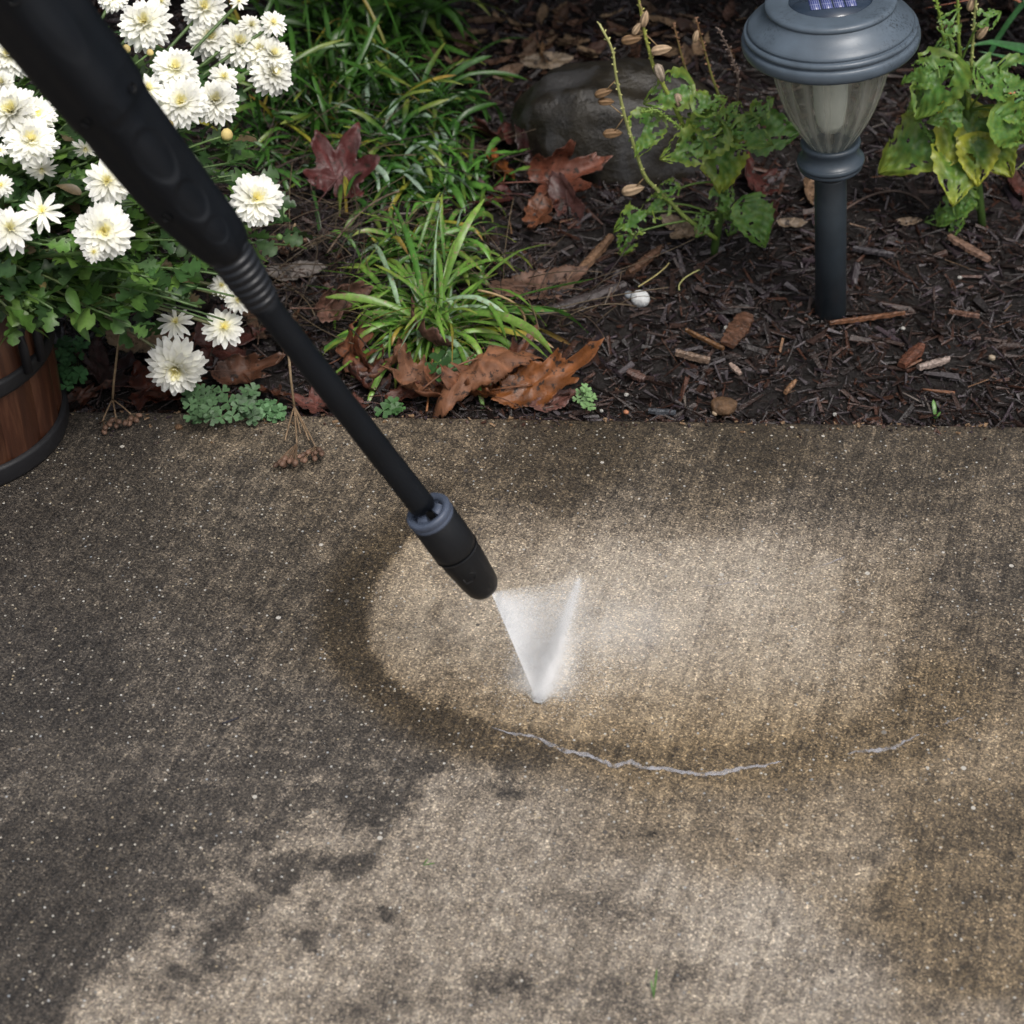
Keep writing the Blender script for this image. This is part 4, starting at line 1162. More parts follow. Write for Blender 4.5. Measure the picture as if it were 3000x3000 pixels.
fallen(1330, 1110, .040, MAPLE, (.26, .10, .045), 'crumpled brown leaf wedged between the roll and the light brown leaf', 240, 30, 25, 2.6, 1.6, .10, 51, .022, 'deaddry')
fallen(1500, 1060, .036, OAK, (.20, .07, .035), 'dark glossy curled leaf tucked behind the long orange brown leaf', 70, 35, 0, 2.4, 1.2, .09, 52, .014)
fallen(1180, 1160, .030, OAK, (.15, .05, .03), 'small dark leaf at the slab edge under the drooping blades', 20, 20, 0, 2.0, 1.0, .09, 53, .010)
fallen(1090, 1130, .030, MAPLE, (.12, .04, .025), 'dark wet leaf filling the gap right of the lance pipe', 130, 20, 0, 1.6, .8, .09, 54, .008)
fallen(500, 1090, .038, MAPLE, (.14, .05, .03), 'dark brown leaf directly behind the large low bloom', 80, 35, 0, 1.5, .8, .09, 55, .012)
fallen(230, 1170, .030, OAK, (.10, .035, .02), 'dark leaf scrap beside the foot of the planter', 30, 20, 0, 1.6, .8, .09, 56, .008)
fallen(740, 960, .036, OAK, (.18, .10, .06), 'dull brown leaf showing left of the lance below the small blooms', 120, 45, 0, 2.0, 1.0, .09, 57, .015, 'deaddry')
fallen(1620, 1180, .022, OVAL, (.22, .10, .08), 'small shiny pinkish leaf piece beneath the long orange brown leaf', 30, 5, 0, .8, .4, .06, 13, .006)
fallen(1165, 1040, .034, OAK, (.25, .11, .055), 'narrow twisted tan leaf hanging between green blades', 255, 60, 10, 3.0, 1.0, .08, 14, .028, 'deaddry')
fallen(1275, 990, .036, OAK, PK, 'pale twisted dry leaf behind the big roll', 160, 50, -20, 3, 1.4, .09, 15, .035, 'deaddry')
fallen(1010, 1040, .034, MAPLE, (.22, .075, .03), 'crisp brown leaf right of the lance pipe', 70, 55, 0, 1.8, .9, .1, 16, .020, 'deaddry')
fallen(1075, 1070, .030, MAPLE, (.15, .05, .024), 'dark rusty leaf behind the drooping green blades', 120, 35, 0, 1.8, .9, .1, 17, .012)
fallen(945, 905, .046, MAPLE, PK, 'large greyish brown leaf arched over right of the lance sleeve', 65, 55, 18, 2.6, 1.5, .08, 18, .025, 'deaddry')
fallen(830, 1010, .042, OAK, (.20, .10, .055), 'brown curled leaf left of the lance pipe', 100, 60, 0, 2.4, 1.0, .08, 19, .022, 'deaddry')
fallen(1040, 1185, .026, MAPLE, (.20, .08, .06), 'flat pinkish brown leaf at the slab edge behind the pipe', 200, 8, 0, .7, .5, .05, 20, .006)
fallen(930, 1195, .026, MAPLE, (.19, .07, .055), 'flat brown leaf at the slab edge left of the pipe', 150, 6, 0, .7, .5, .05, 21, .006)
fallen(420, 1000, .032, OVAL, TN, 'tan leaf lying in the shade under the mum stems', -10, 20, 0, .8, .4, .05, 22, .014)
fallen(620, 1010, .040, MAPLE, (.13, .045, .035), 'dark red leaf under the two lower mum blooms', 20, 30, 0, 1.2, .6, .08, 23, .012)
fallen(690, 1090, .040, OAK, (.16, .07, .04), 'brown curled leaf behind the big clover patch', 20, 35, 0, 2.4, 1.0, .08, 24, .014)
fallen(430, 1140, .044, MAPLE, (.12, .03, .015), 'wide wet red brown leaf at the slab edge under the large low bloom', 10, 12, 0, .8, .6, .08, 25, .008)
fallen(300, 1110, .042, MAPLE, (.05, .018, .016), 'dark plum leaf between the planter and the slab edge', 110, 25, 0, 1.0, .7, .08, 26, .012)
fallen(560, 1150, .036, MAPLE, (.13, .035, .014), 'dark rust leaf left of the clover patch', 200, 14, 0, 1.0, .6, .08, 27, .008)
fallen(800, 1160, .030, OAK, (.11, .04, .02), 'small dark curled leaf right above the clover patch', 160, 30, 0, 2, .9, .08, 28, .010)
fallen(2205, 540, .040, MAPLE, (.10, .028, .022), 'dark red leaf behind the trunk of the eaten plant', 100, 35, 0, 1.2, .7, .08, 29, .010)
fallen(2260, 620, .034, OAK, (.09, .03, .022), 'drooping dark brown leaf left of the lamp pole', 260, 20, 0, 1.6, .8, .08, 30, .010)
fallen(2365, 565, .026, OVAL, (.32, .2, .12), 'tan leaf peeping out left behind the lamp pole', 80, 50, 0, .9, .5, .05, 31, .008)
fallen(2990, 560, .030, MAPLE, (.12, .04, .03), 'red brown leaf cut by the right edge of the picture', 100, 20, 0, 1.2, .7, .08, 32, .010)
fallen(1570, 840, .044, OVAL, (.22, .12, .08), 'broad tan brown leaf under the yellow blades', 20, 10, 0, .6, .4, .05, 33, .006, 'deaddry')
fallen(2660, 650, .012, OVAL, (.32, .23, .16), 'small tan leaf right of the lamp pole', 10, 15, 0, .8, .4, .05, 34, .008)
fallen(2315, 655, .013, OVAL, (.35, .26, .18), 'tan leaf bit left of the lamp pole top', 0, 30, 0, 1.6, .6, .06, 35, .008)
fallen(1990, 665, .020, OVAL, (.45, .33, .22), 'pale tan leaf under the eaten plant', -50, 30, 0, 1.8, .6, .06, 36, .010)
fallen(2010, 690, .017, OVAL, (.42, .30, .19), 'small pale leaf just right below the pale tan one', 20, 20, 0, 1.8, .6, .06, 37, .008)
fallen(860, 800, .026, OVAL, (.25, .22, .2), 'grey weathered leaf in the twigs left of the clump', 10, 10, 0, .9, .4, .08, 38, .006, 'deaddry')
fallen(1600, 180, .021, OVAL, (.42, .32, .22), 'largest pale tan leaf on the mulch behind the boulder', 8, 25, 0, .9, .4, .06, 39, .016)
fallen(1590, 165, .024, OAK, (.30, .17, .08), 'small orange brown leaf standing left of the largest pale leaf', 95, 50, 0, 1.5, .4, .06, 40, .02)
rr_ = random.Random(44)
for k in range(105):
    px = rr_.choice([rr_.uniform(1180, 2250), rr_.uniform(1250, 1800), rr_.uniform(1180, 3100)]); py = rr_.uniform(22, 215)
    if 1640 < px < 2110 and py > 190: continue
    tl = rr_.random()
    fallen(px, py, rr_.uniform(.013, .024), rr_.choice([OVAL, OVAL, OAK]), tuple(np.array(rr_.choice([TN, (.22, .14, .09), (.14, .07, .04), (.30, .2, .12), (.10, .05, .035)])) * rr_.uniform(.6, 1.1)),
           'small brown or tan dead leaf in the litter on the shaded mulch behind the boulder', rr_.uniform(0, 360), rr_.uniform(-30, 45), rr_.uniform(-20, 20), rr_.uniform(.3, 2), rr_.uniform(.2, 1), .07, k, .008, 'deaddry', stalk=False, group='leaf litter at the back of the bed')

# ------------------------------------------------------------------ strap leaved clumps
def clump(px, py, n, Lr, Wr, elr, droop, label, mat='strap', seed=1, cols=((.035, .11, .02), (.10, .24, .04)), pale=.1, yellow=.06, spread=.012, azr=(0, 2 * math.pi), extra=(), name='strap_leaved_plant', cat='plant', z=0):
    p = gp(px, py)
    root = empty(name, (p.x, p.y, p.z + z))
    tag(root, label, cat)
    r = random.Random(seed); mb = MB()
    def one(az, el, L, W, dr, k, c0, c1, tip=None, off=None, side=0, fold=.35):
        V, Fc, C = strap(L, W, az, el, dr, 12, fold, c0, c1, tip, r.uniform(-1.6, 1.6), r.uniform(0, .14), k, side)
        o = off if off is not None else (r.gauss(0, spread), r.gauss(0, spread), -.003)
        mb.add(V + np.array(o), Fc, np.clip(C, 0, 1))
    for k in range(n):
        az = r.uniform(*azr); el = R(r.uniform(*elr)); L = r.uniform(*Lr) * (1 if r.random() < .75 else .6)
        c0, c1 = [np.array(c) * r.uniform(.7, 1.25) for c in cols]; tip = None
        q = r.random()
        if q < pale: c0, c1 = c0 * .6 + np.array((.16, .22, .17)), c1 * .4 + np.array((.28, .36, .30))
        elif q < pale + yellow: c1 = np.array((.38, .34, .04)); tip = (.35, .2, .06)
        elif q < pale + yellow + .3: tip = (.22, .26, .05)
        one(az, el, L, r.uniform(*Wr) * .9, r.uniform(droop * .5, droop * 1.5), k, c0, c1, tip, side=r.uniform(-.5, .5))
    for k, e in enumerate(extra):
        az, el, L, W, dr, c1 = e[:6]
        c0 = np.array(cols[0]) * 1.1
        one(R(az), R(el), L, W * .72, dr * 1.15, 100 + k, c0, np.array(c1), e[6] if len(e) > 6 else None, off=(r.gauss(0, .004), r.gauss(0, .004), 0))
    mb.build('leaves', M[mat], root)
    return root
GR, YG, YE = (.10, .26, .05), (.22, .36, .07), (.48, .40, .05)
clump(1275, 975, 420, (.05, .145), (.0034, .0066), (5, 78), 2.2, 'yellow green strap leaved clump with blotched leaves, nearest the slab behind the rolled leaf', seed=3,
      cols=((.06, .16, .025), (.19, .36, .06)), spread=.016,
      extra=[(-158, 30, 0.152, .010, .9, GR), (-140, 30, 0.140, .011, 1.2, GR), (-122, 45, 0.146, .011, 1.9, GR), (-105, 50, 0.134, .0105, 2.3, YG), (-85, 60, 0.116, .010, 2.6, YG), (-38, 55, 0.165, .012, 1.5, YG), (-30, 50, 0.146, .011, 1.4, YG),
             (2, 35, 0.165, .013, .35, GR), (8, 30, 0.134, .011, .6, GR), (-12, 34, 0.146, .010, .9, YE, (.3, .16, .08)), (-18, 28, 0.122, .010, .8, YE, (.3, .16, .08)), (-6, 45, 0.159, .010, 1.3, GR), (168, 35, 0.134, .010, .5, GR), (175, 50, 0.122, .010, .9, YG),
             (98, 74, 0.115, .008, 1.5, GR), (75, 76, 0.115, .008, 1.4, YG), (60, 70, 0.146, .010, .8, YG), (110, 72, 0.146, .010, .9, GR), (35, 60, 0.152, .011, 1.2, YG)])
clump(1240, 770, 240, (.05, .115), (.0038, .0068), (20, 85), 1.9, 'tangled green clump squeezed between the front clump and the silvery one', seed=14, cols=((.04, .12, .02), (.12, .27, .045)), pale=.08, yellow=.05, spread=.022)
clump(1330, 560, 130, (.045, .085), (.005, .008), (15, 75), 1.5, 'low green clump with blunt leaves between the dark red leaves and the front clump', seed=4, mat='strap2', cols=((.03, .10, .02), (.10, .24, .04)), pale=.06, spread=.02)
clump(1130, 500, 420, (.05, .115), (.0042, .0075), (20, 85), 1.9, 'dense dark green clump with silvery leaf undersides behind the wine red leaf', seed=5, mat='strap2', cols=((0.016, 0.058, 0.012), (0.047, 0.133, 0.023)), pale=.12, yellow=.02, spread=.030)
clump(1190, 370, 260, (.05, .12), (.0045, .008), (25, 85), 1.9, 'green clump of curling strap leaves just left of the leaf litter', seed=6, mat='strap2', cols=((0.016, 0.055, 0.012), (0.051, 0.133, 0.027)), pale=.12, yellow=.02, spread=.026,
      extra=[(10, 50, .16, .012, 1.9, (.10, .22, .05)), (5, 62, .14, .011, 2.0, (.08, .2, .045))])
clump(960, 330, 210, (.08, .18), (.0038, .0072), (45, 88), 1.3, 'long loose grassy clump behind the white mum blooms', seed=7, mat='strap2', cols=((0.02, 0.062, 0.012), (0.055, 0.148, 0.023)), pale=.04, yellow=.03, spread=.045)
clump(1060, 130, 150, (.10, .20), (.006, .011), (40, 85), 1.6, 'broad bladed grassy clump at the very back left of the bed', seed=8, mat='strap2', cols=((0.016, 0.051, 0.009), (0.058, 0.148, 0.023)), pale=.03, yellow=.02, spread=.05,
      extra=[(-5, 45, .20, .014, 1.7, (.10, .24, .05)), (0, 60, .18, .012, 1.6, (.09, .22, .05)), (-20, 70, .2, .014, 1.6, (.09, .22, .05))])
clump(860, 420, 110, (.07, .13), (.004, .007), (25, 80), 1.5, 'sparse thin leaved clump among the dry twigs', seed=9, mat='strap2', cols=((.02, .07, .015), (.06, .15, .03)), pale=.0, yellow=.06, spread=.05)

# ------------------------------------------------------------------ barrel planter
bx0 = g(-150, 1262)
BC = Vector((bx0.x, bx0.y + .004, 0)); BR_, BH = .1035, .185
def barrel():
    root = empty('barrel_planter', BC)
    tag(root, 'small red brown wooden barrel planter with black hoops standing on the concrete', 'planter')
    ns = 16
    r = random.Random(2)
    prof = [(0, BR_ * .985), (.3, BR_ * 1.0), (.6, BR_ * 1.0), (1, BR_ * .985)]
    mb = MB()
    for k in range(ns):
        a0, a1 = 2 * math.pi * k / ns, 2 * math.pi * (k + 1) / ns
        tone = r.uniform(.75, 1.15); V = []; m = 7
        for (t, rr) in prof:
            for i in range(m):
                a = a0 + (a1 - a0) * i / (m - 1)
                rad = rr * (.972 if i in (0, m - 1) else 1.0 if 1 < i < m - 2 else .995)
                V.append((rad * math.cos(a), rad * math.sin(a), BH * t))
        for i in range(m):
            a = a0 + (a1 - a0) * i / (m - 1); V.append((BR_ * .88 * math.cos(a), BR_ * .88 * math.sin(a), BH))
        for i in range(m):
            a = a0 + (a1 - a0) * i / (m - 1); V.append((BR_ * .88 * math.cos(a), BR_ * .88 * math.sin(a), BH * .5))
        Fc = [(j * m + i, j * m + i + 1, (j + 1) * m + i + 1, (j + 1) * m + i) for j in range(5) for i in range(m - 1)]
        mb.add(V, Fc, (tone, tone, tone))
    mb.build('staves', M['wood'], root)
    def hoop(z0, z1, nm, out=.0035):
        V, Fc = lathe([(BR_ * .99, z0), (BR_ + out * .8, z0 + .0005), (BR_ + out, z0 + .003), (BR_ + out, z1 - .003), (BR_ + out * .8, z1 - .0005), (BR_ * .99, z1)], 96)
        V = np.array(V); V[:, :2] *= (1 + .004 * snoise(V, 20, 2, 3))[:, None]
        m_ = MB(); m_.add(V, Fc); m_.build(nm, M['hoop'], root)
    hoop(.001, .020, 'hoop'); hoop(.088, .104, 'hoop')
    th = R(-22)
    m_ = MB()
    c = np.array((math.cos(th), math.sin(th), 0)); s_ = np.array((-math.sin(th), math.cos(th), 0))
    pts = [c * (BR_ + .005) + s_ * y + np.array((0, 0, z)) for y, z in ((-.010, .098), (-.011, .125), (-.009, .142), (.0, .147), (.009, .142), (.011, .125), (.010, .098))]
    m_.add(*tube(pts, .0042, 8)); m_.build('handle', M['hoop'], root)
    m_ = MB(); V, Fc = lathe([(.0005, BH * .9), (BR_ * .87, BH * .88)], 40); m_.add(V, Fc); m_.build('potting_soil', M['soil'], root)
barrel()

# ------------------------------------------------------------------ chrysanthemum
def petal(L, W, cup, curve, tipk):
    V = []; n = 6; C = []
    for i in range(n):
        t = i / (n - 1)
        wt = W * .5 * (.35 + .65 * math.sin(min(1, t / .6) * math.pi / 2)) * (1 if t < .7 else max(.12, math.sqrt(max(0, 1 - ((t - .7) / .31) ** 2))))
        z = curve * (t ** 2) * L
        for s_ in (-1, 0, 1): V.append((t * L, s_ * wt, z + cup * W * abs(s_) * math.sin(math.pi * min(t * 1.1, 1))))
    Fc = []
    for i in range(n - 1):
        for j in range(2): Fc.append((i * 3 + j, i * 3 + j + 1, (i + 1) * 3 + j + 1, (i + 1) * 3 + j))
    return np.array(V), Fc
def bloom_meshes(seed, kind):
    r = random.Random(seed); outer = MB(); inner = MB()
    W0 = .29
    if kind == 'full': lay = [(18, 1.0, -12, W0), (18, .99, 0, W0), (18, .94, 11, W0), (17, .87, 22, .24), (16, .78, 34, .22), (14, .66, 48, .20)]; inn = [(11, .52, 58, .16), (9, .38, 68, .12), (8, .26, 80, .09)]
    elif kind == 'half': lay = [(13, 1.0, -6, W0), (13, .92, 10, W0), (11, .78, 28, .21)]; inn = [(11, .42, 52, .10), (10, .30, 66, .08), (8, .2, 80, .06)]
    else: lay = [(11, 1.0, 6, .24), (7, .85, 24, .22)]; inn = [(12, .34, 48, .07), (10, .24, 66, .06), (7, .16, 82, .05)]
    white = np.array((.95, .95, .91)); cream = np.array((.93, .90, .64)); yel = np.array((.93, .86, .36))
    def layer(mb, n, L, el, W, c0, c1, zb):
        ph = r.uniform(0, 6)
        for k in range(n):
            a = ph + 2 * math.pi * (k + r.uniform(-.25, .25)) / n
            l = L * r.uniform(.88, 1.06); e = R(el + r.uniform(-9, 9))
            V, Fc = petal(l, W * r.uniform(.85, 1.1), r.uniform(.15, .4), r.uniform(-.14, .10) - (.12 if el < 40 else -.15), 0)
            t = np.repeat(np.linspace(0, 1, 6), 3)[:, None]
            C = c0 * (1 - t) + c1 * t
            rot = Matrix.Rotation(a, 3, 'Z') @ Matrix.Rotation(-e, 3, 'Y') @ Matrix.Rotation(r.uniform(-.25, .25), 3, 'X')
            mb.add(xf(V, (0, 0, zb), rot), Fc, C)
    for i, (n, L, el, W) in enumerate(lay):
        k = i / len(lay); layer(outer, n, L, el, W, cream * (.3 + .5 * k) + white * (.7 - .5 * k), white, .02 * i)
    for i, (n, L, el, W) in enumerate(inn): layer(inner, n, L, el, W, yel, cream * .6 + yel * .15 + white * .25, .09 + .01 * i)
    V, Fc = ICO1; inner.add(np.array(V) * np.array((.1, .1, .06)) + np.array((0, 0, .08)), Fc, (.5, .5, .1))
    # green calyx under the bloom
    V, Fc = ICO1; outer.add(np.array(V) * np.array((.2, .2, .12)) + np.array((0, 0, -.10)), Fc, (.08, .18, .04))
    return outer.mesh('petals', M['petal']), inner.mesh('bloom_centre', M['petal'])
FULL = [bloom_meshes(100 + i, 'full') for i in range(4)]; HALF = [bloom_meshes(120 + i, 'half') for i in range(3)]; THIN = [bloom_meshes(130 + i, 'thin') for i in range(2)]
CM = np.array((-.455, 1.47, .13)); RM = np.array((.275, .27, .215))
def dome_hit(px, py):
    v = np.array(ray(px, py)); best = None; bq = 9e9
    for t in np.linspace(.9, 2.2, 500):
        p = np.array(CAM) + v * t; q = np.linalg.norm((p - CM) / RM)
        if q < 1: return p
        if q < bq: bq = q; best = p
    return best
BL = [(425, 70, 142, 'f'), (598, 25, 118, 'f'), (330, -8, 80, 'f'), (470, 5, 60, 'h'), (615, 112, 115, 'f'), (697, 130, 122, 'f'), (762, 148, 112, 'h'), (800, 165, 100, 'f'), (797, 218, 118, 'f'), (800, 68, 76, 'h'), (735, 75, 70, 'h'),
      (513, 205, 126, 'f'), (530, 300, 138, 'f'), (632, 298, 122, 'f'), (655, 228, 84, 'h'), (432, 262, 100, 'h'), (25, 165, 125, 'f'), (5, 245, 70, 'f'), (35, 330, 150, 'f'), (112, 335, 95, 'f'), (92, 415, 140, 'f'), (122, 492, 90, 't'),
      (4, 545, 66, 'h'), (250, 432, 76, 't'), (315, 532, 132, 'h'), (355, 540, 80, 'h'), (122, 620, 118, 't'), (28, 672, 128, 'h'), (305, 678, 152, 'f'), (275, 740, 58, 'y'), (750, 585, 142, 'f'), (700, 5, 50, 't'), (0, 440, 40, 'h'),
      (515, 945, 102, 't', .095), (655, 960, 116, 'h', .085), (515, 1072, 160, 'f', .060), (648, 838, 68, 'h', .12), (697, 880, 74, 'h', .11)]
def mum():
    root = empty('chrysanthemum', (BC.x, BC.y, BH * .88))
    tag(root, 'bushy chrysanthemum covered in white blooms spilling over the barrel planter', 'flowering plant')
    O = np.array(root.location); r = random.Random(12)
    st = MB(); lf = MB()
    BP = []
    def leaf_at(p, d, sc=1.0, dark=1.0):
        L = r.uniform(.015, .029) * sc
        tw = np.array(p) + np.array(d) * L * .6 + O
        lx, ly = to_px(*tw); ldep = tw[1] * CP - (tw[2] - H) * SP
        if ly > 985 and lx < 560: return
        if ly > 1005: return
        for (bx, by, br, bd) in BP:
            if (lx - bx) ** 2 + (ly - by) ** 2 < (br * .56 + 18) ** 2 and ldep < bd + .012: return
        V, Fc = lobed_leaf(L, r.uniform(.1, .5), r.uniform(-.1, .6), r.uniform(.85, 1.15)) if r.random() < .8 else oval_leaf(L * .9, L * .38, .3, .4)
        tq = Vector(d).to_track_quat('X', 'Z').to_matrix()
        rot = tq @ Matrix.Rotation(r.uniform(-.8, .8), 3, 'X')
        c = np.array(r.choice([(.06, .135, .028), (.085, .18, .035), (.045, .105, .03), (.12, .22, .045), (.035, .08, .025), (.07, .13, .05)])) * r.uniform(.7, 1.15) * dark
        if r.random() < .03: c = np.array((.12, .09, .05))
        cc = np.tile(c, (len(V), 1)); cc[0::3] *= 1.25
        lf.add(xf(V, p, rot), Fc, np.clip(cc, 0, 1))
    crown = np.array((0, .02, -.01))
    for b in BL:
        px, py, dia, kd = b[:4]
        p = np.array(at(px, py, g(px, py, b[4]).y)) if len(b) > 4 else np.array(dome_hit(px, py))
        BP.append((px, py, dia * 1.1, (Vector(p) - CAM).dot(Vector((0, CP, -SP)))))
    for b in BL:
        px, py, dia, kd = b[:4]
        if len(b) > 4: p = np.array(at(px, py, g(px, py, b[4]).y))
        else: p = dome_hit(px, py)
        dep = (Vector(p) - CAM).dot(Vector((0, CP, -SP)))
        s_ = dia / 2 / F * dep * 1.17
        pl = p - O
        outn = (p - CM) / RM ** 1.2; outn /= np.linalg.norm(outn)
        tocam = np.array(CAM) - p; tocam /= np.linalg.norm(tocam)
        nrm = tocam * .9 + np.array((0, 0, .35)) + outn * .25 + np.array([r.gauss(0, .16) for _ in range(3)])
        if (px, py) == (515, 1072): nrm = tocam * .55 + np.array((0, -.55, -.25))
        if kd == 't' and py in (492, 432): nrm = np.array((r.uniform(-.3, .5), -.9, -.3))
        nrm /= np.linalg.norm(nrm)
        pm, cm = (FULL if kd == 'f' else HALF if kd in 'hy' else THIN)[r.randrange(4 if kd == 'f' else 3 if kd in 'hy' else 2)]
        o = bpy.data.objects.new('bloom', pm); COL.objects.link(o); o.parent = root; o.location = pl
        q = Vector(nrm).to_track_quat('Z', 'Y') @ Euler((0, 0, r.uniform(0, 6.28))).to_quaternion()
        o.rotation_mode = 'QUATERNION'; o.rotation_quaternion = q; o.scale = (s_, s_, s_ * r.uniform(.85, 1.1))
        c = bpy.data.objects.new('bloom_centre', cm); COL.objects.link(c); c.parent = o
        # stem with leaves
        low = len(b) > 4
        start = crown + np.array((r.uniform(-.04, .06), r.uniform(-.04, .05), 0))
        back = pl - nrm * s_ * .15
        mid = (start + back) / 2 + np.array((0, 0, .05 if low else .02)) - nrm * .04
        P = bez(start, mid, back, 14); st.add(*tube(P, [.0022] * 4 + [.0016] * 10, 5), (.09, .15, .05) if not low else (.16, .17, .08))
        for i in range(4, 13):
            if r.random() < (.95 if not low else .7):
                a = r.uniform(0, 6.28); dd = P[i] - P[i - 1]; dd /= np.linalg.norm(dd)
                d = dd * .5 + np.array((math.cos(a), math.sin(a), .2)); leaf_at(P[i], d / np.linalg.norm(d), .95)
    # side shoots filling the mound
    bl_px = [(b[0], b[1], b[2]) for b in BL]
    for k in range(480):
        u = r.uniform(0, 6.28); v = r.uniform(-.35, 1)
        nd = np.array((math.cos(u) * math.sqrt(1 - v * v), math.sin(u) * math.sqrt(1 - v * v), v))
        if nd[1] > .6: continue
        p = CM + RM * nd * r.uniform(.62, .97) - O
        wp = p + O
        if wp[2] < .03: continue
        if wp[0] > -.30 and wp[2] < .10: continue
        if to_px(*wp)[1] > 960: continue
        start = crown + (p - crown) * .35
        P = bez(start, (start + p) / 2 + np.array((0, 0, .02)), p, 8)
        st.add(*tube(P, .0011, 4), (.08, .14, .045))
        for i in range(2, 8):
            for _ in range(2):
                a = r.uniform(0, 6.28); dd = P[i] - P[i - 1]; dd /= np.linalg.norm(dd)
                d = dd * .5 + np.array((math.cos(a), math.sin(a), r.uniform(-.2, .4))); leaf_at(P[i], d / np.linalg.norm(d))
        # small bud
        if r.random() < .12: V, Fc = ICO1; st.add(np.array(V) * .0035 + P[-1], Fc, (.14, .24, .07))
    # sprawling lower shoots over the barrel rim and right of it
    for (px, py, z_) in ((60, 960, .17), (140, 900, .18), (200, 840, .19), (50, 850, .19), (260, 900, .16), (330, 880, .15), (255, 960, .13), (290, 820, .17), (400, 830, .15), (480, 850, .13), (420, 900, .12), (350, 930, .11), (560, 860, .12), (590, 900, .1), (500, 880, .12), (360, 760, .2), (440, 790, .16), (20, 900, .19), (90, 800, .2), (560, 830, .13), (470, 920, .10)):
        p = np.array(g(px, py, z_)) - O
        P = bez(crown + np.array((.03, -.03, 0)), (crown + p) / 2 + np.array((0, 0, .035)), p, 12)
        st.add(*tube(P, .0012, 5), (.12, .16, .06))
        for i in range(5, 12):
            a = r.uniform(0, 6.28); dd = P[i] - P[i - 1]; dd /= np.linalg.norm(dd)
            d = dd * .7 + np.array((math.cos(a) * .8, math.sin(a) * .8, r.uniform(-.6, .3))); leaf_at(P[i], d / np.linalg.norm(d), 1.05)
            if r.random() < .6: leaf_at(P[i], np.array((math.cos(a + 2), math.sin(a + 2), -.2)), 1.0)
    for (px, py, s_, dome) in ((665, 396, 1.0, 1), (120, 835, .9, .185), (370, 145, .75, 1), (440, 155, .6, 1), (498, 365, .6, 1), (905, 1000, 0, 1)):
        if not s_: continue
        p = dome_hit(px, py) if dome == 1 else np.array(g(px, py, dome))
        p = p - O; V, Fc = ICO2
        mb = MB(); V = np.array(V); C = np.tile(np.array((.75, .6, .25)), (len(V), 1)); C[V[:, 2] < -.2] = (.12, .2, .06)
        mb.add(V * np.array((.0052, .0052, .0062)) * s_, Fc, C); o = mb.build('bud', M['petal'], root); o.location = p
        st.add(*tube(bez(crown + (p - crown) * .5, crown + (p - crown) * .8 + np.array((0, 0, .01)), p), .001, 4), (.1, .17, .05))
    st.build('stems', M['stem'], root); lf.build('leaves', M['leaf'], root)
mum()

# ------------------------------------------------------------------ dried seed heads hanging over the slab
def seedhead(pts, hubs, seeds, label, zoff=.01, n=16, seed=1):
    P = [np.array(g(x, y, z)) for x, y, z in pts]; O = P[-1].copy(); O[2] = 0
    r = random.Random(seed); mb = MB(); sm = MB()
    P2 = np.array([p - O for p in P]); mb.add(*tube(P2, [.0012] * len(P2), 6), (.24, .17, .10))
    hub = P2[-1]
    br = [np.array(g(x, y, z)) - O for x, y, z in hubs]
    for b in br: mb.add(*tube(bez(hub, (hub + b) / 2 + np.array((0, 0, .002)), b, 6), .0008, 5), (.22, .15, .09))
    for k in range(n):
        x, y = seeds[0][0] + (seeds[1][0] - seeds[0][0]) * (k + .5) / n + r.uniform(-6, 6), seeds[0][1] + (seeds[1][1] - seeds[0][1]) * (k + .5) / n + r.uniform(-12, 12)
        e = np.array(g(x, y, r.uniform(.004, .012))) - O
        b = min(br, key=lambda q: np.linalg.norm(q - e)); mb.add(*tube(bez(b, (b + e) / 2 + np.array((r.gauss(0, .001), 0, .003)), e, 5), .0004, 4), (.2, .13, .08))
        V, Fc = ICO2; d = e - b; d /= np.linalg.norm(d)
        rot = Vector(d).to_track_quat('Z', 'Y').to_matrix(); sc = r.uniform(.0026, .0036)
        sm.add(xf(np.array(V) * np.array((.8, .8, 1.25)) * sc, e, rot), Fc, np.array((.13, .075, .05)) * r.uniform(.7, 1.5))
    root = empty('dried_flower_head', O); tag(root, label, 'dried flower')
    mb.build('stalks', M['twig'], root); sm.build('seed_heads', M['twig'], root)
seedhead([(355, 925, .10), (345, 1020, .06), (333, 1120, .025), (330, 1170, .008)], [(300, 1235, .004), (340, 1225, .005), (385, 1215, .006)], [(295, 1255), (410, 1215)], 'dried brown flower head on a thin stalk hanging onto the slab near the planter', n=11, seed=2)
seedhead([(845, 1030, .06), (852, 1110, .035), (862, 1190, .012)], [(835, 1290, .006), (870, 1300, .006), (880, 1270, .006), (905, 1290, .006), (925, 1310, .005)], [(808, 1362), (950, 1325)], 'wide dried brown flower head fanning over the slab left of the lance pipe', n=22, seed=3)
seedhead([(865, 655, .06), (855, 680, .05)], [(830, 710, .045), (850, 720, .045), (875, 710, .045)], [(815, 735), (890, 715)], 'small dried brown seed cluster among the twigs right of the lance handle', n=14, seed=4)

